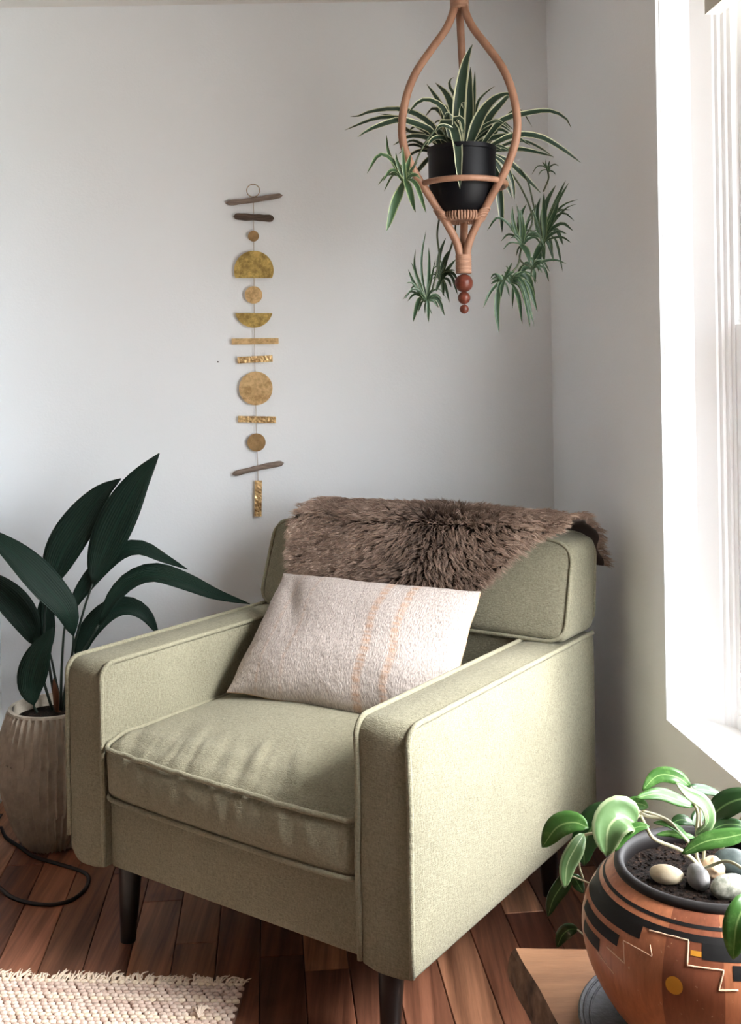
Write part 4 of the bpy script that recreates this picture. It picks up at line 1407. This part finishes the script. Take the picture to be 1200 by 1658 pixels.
for k in range(4 * NE):
    p, nn = edge_pt(k)
    side = k // NE
    live = 1.0 if side in (0, 2) else 0.15
    j1 = 0.0025 * noise.noise(Vector((k * 0.35, 1, 0))) * live
    ring_t.append(Vector((p.x, p.y, ZS)) + nn * j1)
    ring_b.append((p, nn, live, k))
layers = [ring_t]
for (dz, off) in ((0.006, 0.004), (0.018, 0.010), (0.034, 0.013), (0.048, 0.010), (STH, 0.004)):
    layers.append([Vector((p.x, p.y, ZS - dz)) + nn * (off * live + 0.005 * live * noise.noise(Vector((k * 0.5, dz * 90, 3)))) for p, nn, live, k in ring_b])
n = 4 * NE
vs = [v_ for L_ in layers for v_ in L_]
fs = [tuple(range(n))] + [tuple(range((len(layers) - 1) * n, len(layers) * n))]
mi_ = []
b.add(vs, [fs[0]], mi=0)
b2 = []
for i in range(len(layers) - 1):
    for k in range(n): b2.append((i * n + k, i * n + (k + 1) % n, (i + 1) * n + (k + 1) % n, (i + 1) * n + k))
b.f += b2; b.mi += [1] * len(b2)
b.f.append(fs[1]); b.mi.append(1)
b.build('seat_slab', [M['slab'], M['bark']], stool, smooth=False, origin=so_)
for (fx, fy) in ((0.14, 0.14), (0.86, 0.14), (0.14, 0.86), (0.86, 0.86)):
    p = c1 + ex * SWD * fx + ey * SDP * fy
    b = MB(); b.tube([(p.x, p.y, ZS - STH + 0.003), (p.x + (fx - .5) * 0.05, p.y - (fy - .5) * 0.05, 0.0)], [0.026, 0.019], 14)
    b.v = [(x, y, max(0, z)) for x, y, z in b.v]
    b.build('leg', M['bark'], stool, origin=so_, sharp=50)

BY = 1.35
BX = P(1143, 1405, BY).x
dish = tag(empty('plant_dish', (BX, BY, ZS)), 'dark slate coloured dish under the painted bowl planter', 'dish')
def slate():
    t = NT('dark_slate_dish', 0.55, spec=0.4)
    a = t.noise(t.vec(), 60, 4)
    t.color(t.ramp(a, [(0.35, lin(44, 44, 50)), (0.65, lin(66, 66, 74))]))
    t.bump(t.noise(t.vec(), 120, 3), 0.002, 0.5)
    return t.m
b = MB(); b.lathe([(0.0, 0.0), (0.120, 0.0), (0.150, 0.004), (0.163, 0.011), (0.1645, 0.014), (0.162, 0.0155), (0.150, 0.0105), (0.120, 0.0085), (0.0, 0.0085)], 72)
b.build('dish_body', slate(), dish, sharp=50)
for r in (0.149, 0.157):
    b = MB(); zc = 0.0105 if r < 0.15 else 0.0135
    b.tube([(r * math.cos(a), r * math.sin(a), zc) for a in [2 * PI * k / 72 for k in range(72)]], 0.0016, 6, closed=True)
    b.build('ridge', slate(), dish)

# bowl planter
BZ = ZS + 0.0090
BH = 0.583 - BZ
bowl = tag(empty('potted_hoya', (BX, BY, BZ)), 'round wooden bowl planter painted with black steps, holding a trailing hoya', 'potted plant')
bo = bowl.location
ctrl = [(0.088, 0.0), (0.104, 0.012), (0.128, 0.040), (0.149, 0.080), (0.1575, 0.115), (0.1545, 0.145), (0.141, 0.172), (0.123, 0.191), (0.111, 0.200)]
cc_ = crom([(r, 0, z * BH / 0.2) for r, z in ctrl], 60)
bprof = [(p.x, p.z) for p in cc_]
def bowl_r(h):
    for (r0_, z0_), (r1_, z1_) in zip(bprof, bprof[1:]):
        if h <= z1_: return r0_ + (r1_ - r0_) * max(0, h - z0_) / max(1e-9, z1_ - z0_)
    return bprof[-1][0]
def stave_mat():
    t = NT('stave_wood', 0.38, spec=0.45)
    s_ = t.sep(t.tc.outputs['Object'])
    ang = t.math('ARCTAN2', s_[1], s_[0])
    seg = t.math('FLOOR', t.math('MULTIPLY', t.math('ADD', ang, 10.28), 14 / (2 * PI)))
    wn_ = t.n.new('ShaderNodeTexWhiteNoise'); wn_.noise_dimensions = '1D'
    t.l.new(seg, wn_.inputs['W'])
    tone_ = t.ramp(wn_.outputs['Value'], [(0.0, lin(132, 77, 55)), (0.4, lin(170, 104, 73)), (0.7, lin(196, 128, 91)), (1.0, lin(150, 90, 64))])
    g = t.noise(t.vec(scale=(9, 9, 1)), 16, 5, 0.65)
    k = t.ramp(g, [(0.3, (0.78, 0.74, 0.70, 1)), (0.7, (1.12, 1.10, 1.08, 1))])
    c = t.mix(1.0, tone_, k, 'MULTIPLY')
    sp_ = t.noise(t.vec(), 180, 2)
    c = t.mix(t.ramp(sp_, [(0.70, (0, 0, 0, 1)), (0.76, (0.7, 0.7, 0.7, 1))]), c, lin(206, 168, 134))
    t.color(c)
    return t.m
M['stave'] = stave_mat()
b = MB(); b.lathe([(0.0, 0.0)] + bprof + [(0.104, BH), (0.101, BH - 0.02), (0.10, BH - 0.04), (0, BH - 0.04)], 112); b.build('bowl', M['stave'], bowl, sharp=60)
paint_k = NT('black_paint', 0.6, lin(16, 14, 15), spec=0.3).m
paint_w = NT('cream_line_paint', 0.6, lin(226, 190, 160)).m
paint_y = NT('yellow_paint', 0.5, lin(216, 150, 46)).m
b = MB(); b.lathe([(0.1115, BH - 0.006), (0.1150, BH - 0.004), (0.1155, BH + 0.002), (0.112, BH + 0.006), (0.106, BH + 0.006), (0.1022, BH + 0.001), (0.1005, BH - 0.024), (0.1045, BH - 0.024)], 96, close=True)
b.build('rim', NT('dark_rim', 0.55, lin(26, 22, 22), spec=0.3).m, bowl, label='black turned rim')

def bowl_hit(px, py):
    o_, d_ = CAMP, (P(px, py, 1.0) - CAMP)
    y = 1.05
    while y < 1.6:
        p = CAMP + d_ * y
        h = p.z - BZ
        if 0 <= h <= BH and math.hypot(p.x - BX, p.y - BY) < bowl_r(h):
            return math.atan2(p.y - BY, p.x - BX), h
        y += 0.0008
    return None
def on_bowl(th, h, off=0.0006):
    r = bowl_r(h) + off
    return Vector((r * math.cos(th), r * math.sin(th), h))
def patch(th0, th1, h0, h1, mat_, name='painted_block'):
    n1, n2 = max(2, int(abs(th1 - th0) / 0.04)), max(2, int(abs(h1 - h0) / 0.004))
    b = MB()
    vs = [on_bowl(th0 + (th1 - th0) * i / n1, h0 + (h1 - h0) * j / n2) for j in range(n2 + 1) for i in range(n1 + 1)]
    b.add(vs, [(j * (n1 + 1) + i, j * (n1 + 1) + i + 1, (j + 1) * (n1 + 1) + i + 1, (j + 1) * (n1 + 1) + i) for j in range(n2) for i in range(n1)])
    return b.build(name, mat_, bowl)
def px_patch(pa, pb, mat_, name='painted_block'):
    (t0, h0), (t1, h1) = bowl_hit(*pa), bowl_hit(*pb)
    return patch(min(t0, t1), max(t0, t1), min(h0, h1), max(h0, h1), mat_, name)
th_a, h_thin0 = bowl_hit(1100, 1497); _, h_thin1 = bowl_hit(1100, 1490)
patch(-PI, PI, h_thin0, h_thin1, paint_k, 'painted_line')
_, h_b1 = bowl_hit(1100, 1507); _, h_b0 = bowl_hit(1100, 1519)
patch(-PI, PI, h_b0, h_b1, paint_k, 'painted_band')
th_s1, h_s1 = bowl_hit(1037, 1517)
th_s2, h_s2 = bowl_hit(1137, 1553)
patch(-PI - 0.3, th_s1, h_s1 - 0.002, h_b0, paint_k)
patch(th_s2, th_s2 + 1.3, h_s2, h_b0, paint_k)
th_s3, h_s3 = bowl_hit(1000, 1532)
patch(-PI - 0.1, th_s3, h_s3, h_s1 - 0.008, paint_k)
th_s4, h_s4 = bowl_hit(971, 1536)
patch(-PI, th_s4, h_s4 - 0.004, h_s3 - 0.006, paint_k)
a_, h_a = bowl_hit(1186, 1563); _, h_c = bowl_hit(1186, 1588)
patch(a_, a_ + 0.5, h_c, h_a, paint_k)
px_patch((1119, 1537), (1136, 1549), paint_y, 'painted_block')
td, hd_ = bowl_hit(1092, 1595)
b = MB(); vs = [on_bowl(td, hd_)]
rd_ = 0.0100
for k in range(24):
    a = 2 * PI * k / 24
    vs.append(on_bowl(td + rd_ * math.cos(a) / bowl_r(hd_), hd_ + rd_ * math.sin(a)))
b.add(vs, [(0, 1 + k, 1 + (k + 1) % 24) for k in range(24)]); b.build('painted_dot', paint_y, bowl, label='yellow painted dot')
for line, wd in (([(1052, 1506), (1115, 1522), (1113, 1563), (1172, 1571), (1164, 1603), (1199, 1603)], 0.0011), ([(983, 1533), (1012, 1560), (1010, 1523), (1056, 1548), (1053, 1527)], 0.0007), ([(967, 1540), (984, 1563), (996, 1578)], 0.0006)):
    pts = []
    for (xa, ya), (xb, yb) in zip(line, line[1:]):
        for k in range(10):
            h_ = bowl_hit(xa + (xb - xa) * k / 10, ya + (yb - ya) * k / 10)
            if h_: pts.append(on_bowl(h_[0], h_[1], 0.0002))
    b = MB(); b.tube(pts, wd, 6); b.build('painted_line', paint_w, bowl, label='cream stepped line')

SOIL_H = BH - 0.014
def soil_h(x, y): return SOIL_H + 0.004 * noise.noise(Vector((x * 30, y * 30, 2))) + 0.0025 * noise.noise(Vector((x * 90, y * 90, 5)))
b = MB(); vs, fs = [(0, 0, soil_h(0, 0))], []
for i in range(1, 17):
    for k in range(48):
        a = 2 * PI * k / 48; r = 0.1015 * i / 16
        vs.append((r * math.cos(a), r * math.sin(a), soil_h(r * math.cos(a), r * math.sin(a))))
fs = [(0, 1 + k, 1 + (k + 1) % 48) for k in range(48)]
for i in range(15):
    for k in range(48): fs.append((1 + i * 48 + k, 1 + i * 48 + (k + 1) % 48, 1 + (i + 1) * 48 + (k + 1) % 48, 1 + (i + 1) * 48 + k))
b.add(vs, fs); b.build('soil', M['soil'], bowl)
b = MB()
for k in range(420):
    a, r = random.uniform(0, 2 * PI), 0.099 * math.sqrt(random.random())
    x, y = r * math.cos(a), r * math.sin(a); q = random.uniform(0.0008, 0.0026)
    b.sphere((x, y, soil_h(x, y) + q * 0.4), (q, q * random.uniform(.6, 1), q * .7), 6, 4)
crumb = b.build('soil_crumbs', M['soil'], bowl); crumb['kind'] = 'stuff'

# pebbles on the soil
def pebble_mat(name, c0, c1, s_=40):
    t = NT(name, 0.5, spec=0.4)
    a = t.noise(t.vec(), s_, 5, 0.65)
    t.color(t.ramp(a, [(0.35, c0), (0.65, c1)]))
    t.bump(a, 0.0015, 0.3)
    return t.m
def pebble(px, py, size, rot, mat_, label, angular=0.0, seed=0, sink=0.25):
    a_, b_, c_ = size
    zt = BZ + SOIL_H + c_ * (1 - sink)
    ctr = PF(px, py, zt)
    b = MB(); b.sphere((0, 0, 0), 1.0, 28, 18)
    R = Matrix.Rotation(rot, 3, 'Z')
    out = []
    for v_ in b.v:
        v_ = Vector(v_)
        k = 1 + 0.10 * noise.noise(v_ * 1.1 + Vector((seed, 0, 0)))
        if angular:
            k += angular * (noise.noise(v_ * 2.3 + Vector((seed, 3, 0))))
        p = R @ Vector((v_.x * a_ * k, v_.y * b_ * k, v_.z * c_ * k))
        out.append(p)
    b.v = out
    o = b.build('pebble', mat_)
    o.location = ctr
    return tag(o, label, 'pebble', 'pebbles in the bowl planter')
pebble(1079, 1416, (0.0215, 0.0135, 0.0120), -0.45, pebble_mat('cream_stone', lin(206, 186, 152), lin(228, 214, 188)), 'smooth cream pebble by the planter rim', seed=1)
pebble(1130, 1420, (0.0135, 0.0185, 0.0160), 0.1, pebble_mat('grey_stone', lin(118, 116, 118), lin(156, 154, 154)), 'upright grey oval pebble between the cream and mottled pebbles', seed=2)
pebble(1154, 1404, (0.0160, 0.0155, 0.0130), 0.4, pebble_mat('tan_stone', lin(170, 140, 112), lin(216, 190, 162), 60), 'rough tan angular pebble behind the grey ones', angular=0.22, seed=3)
pebble(1186, 1396, (0.0260, 0.0175, 0.0165), -0.1, pebble_mat('slate_green_stone', lin(52, 62, 62), lin(78, 88, 86)), 'large dark slate green pebble at the back of the planter', seed=4)
pebble(1181, 1436, (0.0255, 0.0155, 0.0150), 0.2, pebble_mat('speckled_stone', lin(108, 112, 100), lin(176, 174, 162), 110), 'mottled grey green pebble at the front rim', seed=5)

# hoya stems and leaves
def hp(x, y, d): return P(x, y, BY + d)
def stem(pts, r, r1=None):
    b = MB(); c = crom([hp(*p) for p in pts], 18)
    r1 = r if r1 is None else r1
    b.tube(c, [r + (r1 - r) * k / 18 for k in range(19)], 7)
    return b.build('stem', M['hoya_stem'], bowl, origin=bo)
stem([(1134, 1412, -0.01), (1126, 1396, -0.01), (1101, 1376, -0.015), (1060, 1359, -0.02), (1047, 1340, -0.02), (1037, 1320, -0.02)], 0.0028, 0.0024)
stem([(1115, 1362, -0.01), (1090, 1338, -0.01), (1072, 1325, -0.01), (1047, 1321, -0.015), (1026, 1309, -0.02), (1005, 1301, -0.02), (985, 1300, -0.02)], 0.0020, 0.0024)
stem([(1138, 1408, 0.0), (1128, 1385, 0.0), (1128, 1350, 0.0), (1130, 1318, 0.0), (1124, 1300, 0.0)], 0.0022)
stem([(1138, 1408, 0.01), (1140, 1370, 0.01), (1134, 1330, 0.01), (1132, 1295, 0.01), (1118, 1275, 0.02)], 0.0020)
stem([(1115, 1364, -0.012), (1102, 1350, -0.012), (1085, 1330, -0.012), (1060, 1318, -0.02), (1040, 1313, -0.02)], 0.0016)
stem([(1037, 1320, -0.02), (1020, 1330, -0.02), (985, 1345, -0.01), (953, 1350, 0.0), (946, 1352, 0.0)], 0.0018)
stem([(950, 1352, 0.04), (938, 1395, 0.06), (945, 1425, 0.06)], 0.0013)
stem([(925, 1418, 0.06), (942, 1425, 0.055), (960, 1432, 0.05)], 0.0012)
stem([(935, 1505, 0.09), (945, 1513, 0.08), (958, 1520, 0.07)], 0.0012)
stem([(1140, 1405, 0.02), (1165, 1380, 0.03), (1190, 1340, 0.02), (1215, 1310, 0.0)], 0.0022)
stem([(1142, 1405, -0.02), (1180, 1395, -0.06), (1215, 1420, -0.12), (1216, 1455, -0.17)], 0.0020)
def hleaf(pts, w, mat_='hoya', fold=0.30, curl=0.15, nrm=None, twist=0.0):
    return add_leaf('leaf', M[mat_], bowl, bo, [hp(*p) for p in pts], w * BY / F_PX, 0.0012, shape='ovate', fold=fold, curl=curl, seg=14, nrm=nrm, twist=twist)
UPC = Vector((-0.1, -0.6, 0.75))
hleaf([(1119, 1275, 0.03), (1095, 1258, 0.03), (1065, 1256, 0.03), (1040, 1280, 0.02)], 28, 'hoya', nrm=Vector((0, -.75, .5)))
hleaf([(1124, 1306, 0.0), (1098, 1296, 0.0), (1065, 1286, -0.01), (1029, 1292, -0.02)], 26, 'hoya', nrm=Vector((0, -.6, .7)))
hleaf([(1104, 1282, 0.02), (1125, 1278, 0.02), (1150, 1281, 0.03), (1174, 1291, 0.03)], 20, 'hoya_dark', nrm=Vector((0, -.6, .7)))
hleaf([(1126, 1352, -0.02), (1146, 1330, -0.03), (1138, 1302, -0.03), (1112, 1285, -0.03), (1094, 1267, -0.03)], 30, 'hoya_pale', 0.5, nrm=Vector((.45, -.7, .5)))
hleaf([(1148, 1326, 0.02), (1172, 1305, 0.01), (1200, 1294, 0.0), (1240, 1290, -0.01)], 44, 'hoya_dark', nrm=Vector((.1, -.75, .6)))
hleaf([(1030, 1334, -0.02), (1006, 1322, -0.03), (985, 1342, -0.04), (982, 1386, -0.05)], 62, 'hoya_pale', 0.75, nrm=Vector((-.10, -.75, .55)))
hleaf([(1012, 1322, 0.02), (975, 1325, 0.03), (948, 1360, 0.03), (946, 1402, 0.02)], 58, 'hoya_dark', 0.3, nrm=Vector((-.35, -.7, .45)))
hleaf([(953, 1341, 0.02), (930, 1332, 0.03), (902, 1340, 0.04), (878, 1372, 0.05)], 42, 'hoya', 0.35, nrm=Vector((-.05, -.7, .6)))
hleaf([(946, 1350, 0.0), (933, 1370, -0.01), (918, 1400, -0.01), (915, 1438, 0.0)], 36, 'hoya_pale', 0.4, nrm=Vector((.35, -.85, .25)))
hleaf([(925, 1405, 0.07), (912, 1430, 0.08), (896, 1455, 0.08), (887, 1484, 0.08)], 30, 'hoya_dark', 0.3, nrm=Vector((0, -1, .1)))
hleaf([(924, 1417, 0.06), (932, 1424, 0.06), (938, 1434, 0.06), (945, 1446, 0.05)], 22, 'hoya_dark', 0.3, nrm=Vector((0, -1, .2)))
hleaf([(936, 1505, 0.09), (922, 1505, 0.09), (910, 1515, 0.10), (902, 1534, 0.10)], 26, 'hoya_dark', 0.3, nrm=Vector((0, -.9, .4)))
hleaf([(1216, 1348, -0.05), (1180, 1356, -0.05), (1140, 1364, -0.045), (1104, 1383, -0.04)], 32, 'hoya', 0.3, nrm=Vector((0, -.6, .75)))
hleaf([(1150, 1345, 0.0), (1172, 1336, 0.0), (1195, 1336, -0.01), (1220, 1345, -0.01)], 22, 'hoya_dark', 0.3, nrm=Vector((0, -.6, .75)))
hleaf([(1052, 1338, -0.03), (1030, 1340, -0.03), (1010, 1355, -0.035), (996, 1379, -0.04)], 18, 'hoya', 0.4, nrm=Vector((.2, -.7, .6)))
hleaf([(1022, 1318, 0.0), (1024, 1303, 0.0), (1038, 1302, 0.0), (1050, 1308, 0.0)], 24, 'hoya', 0.5, nrm=Vector((-.1, -.8, .5)))
hleaf([(1114, 1364, -0.01), (1100, 1346, -0.01), (1080, 1335, -0.01), (1058, 1332, -0.01)], 16, 'hoya', 0.5, nrm=Vector((0, -.5, .8)))
hleaf([(1087, 1333, 0.02), (1100, 1328, 0.02), (1112, 1329, 0.02), (1124, 1335, 0.02)], 20, 'hoya_dark', 0.3, nrm=Vector((0, -.6, .75)))
hleaf([(1125, 1356, 0.01), (1100, 1352, 0.01), (1080, 1350, 0.02), (1062, 1352, 0.02)], 14, 'hoya', 0.3, nrm=Vector((0, -.6, .75)))
hleaf([(1216, 1452, -0.17), (1204, 1470, -0.185), (1192, 1500, -0.19), (1187, 1553, -0.185)], 40, 'hoya', 0.35, nrm=Vector((-.25, -.9, .25)))
hleaf([(1126, 1340, 0.03), (1128, 1325, 0.04), (1140, 1316, 0.05), (1152, 1318, 0.05)], 22, 'hoya_dark', 0.3, nrm=Vector((0, -.8, .5)))
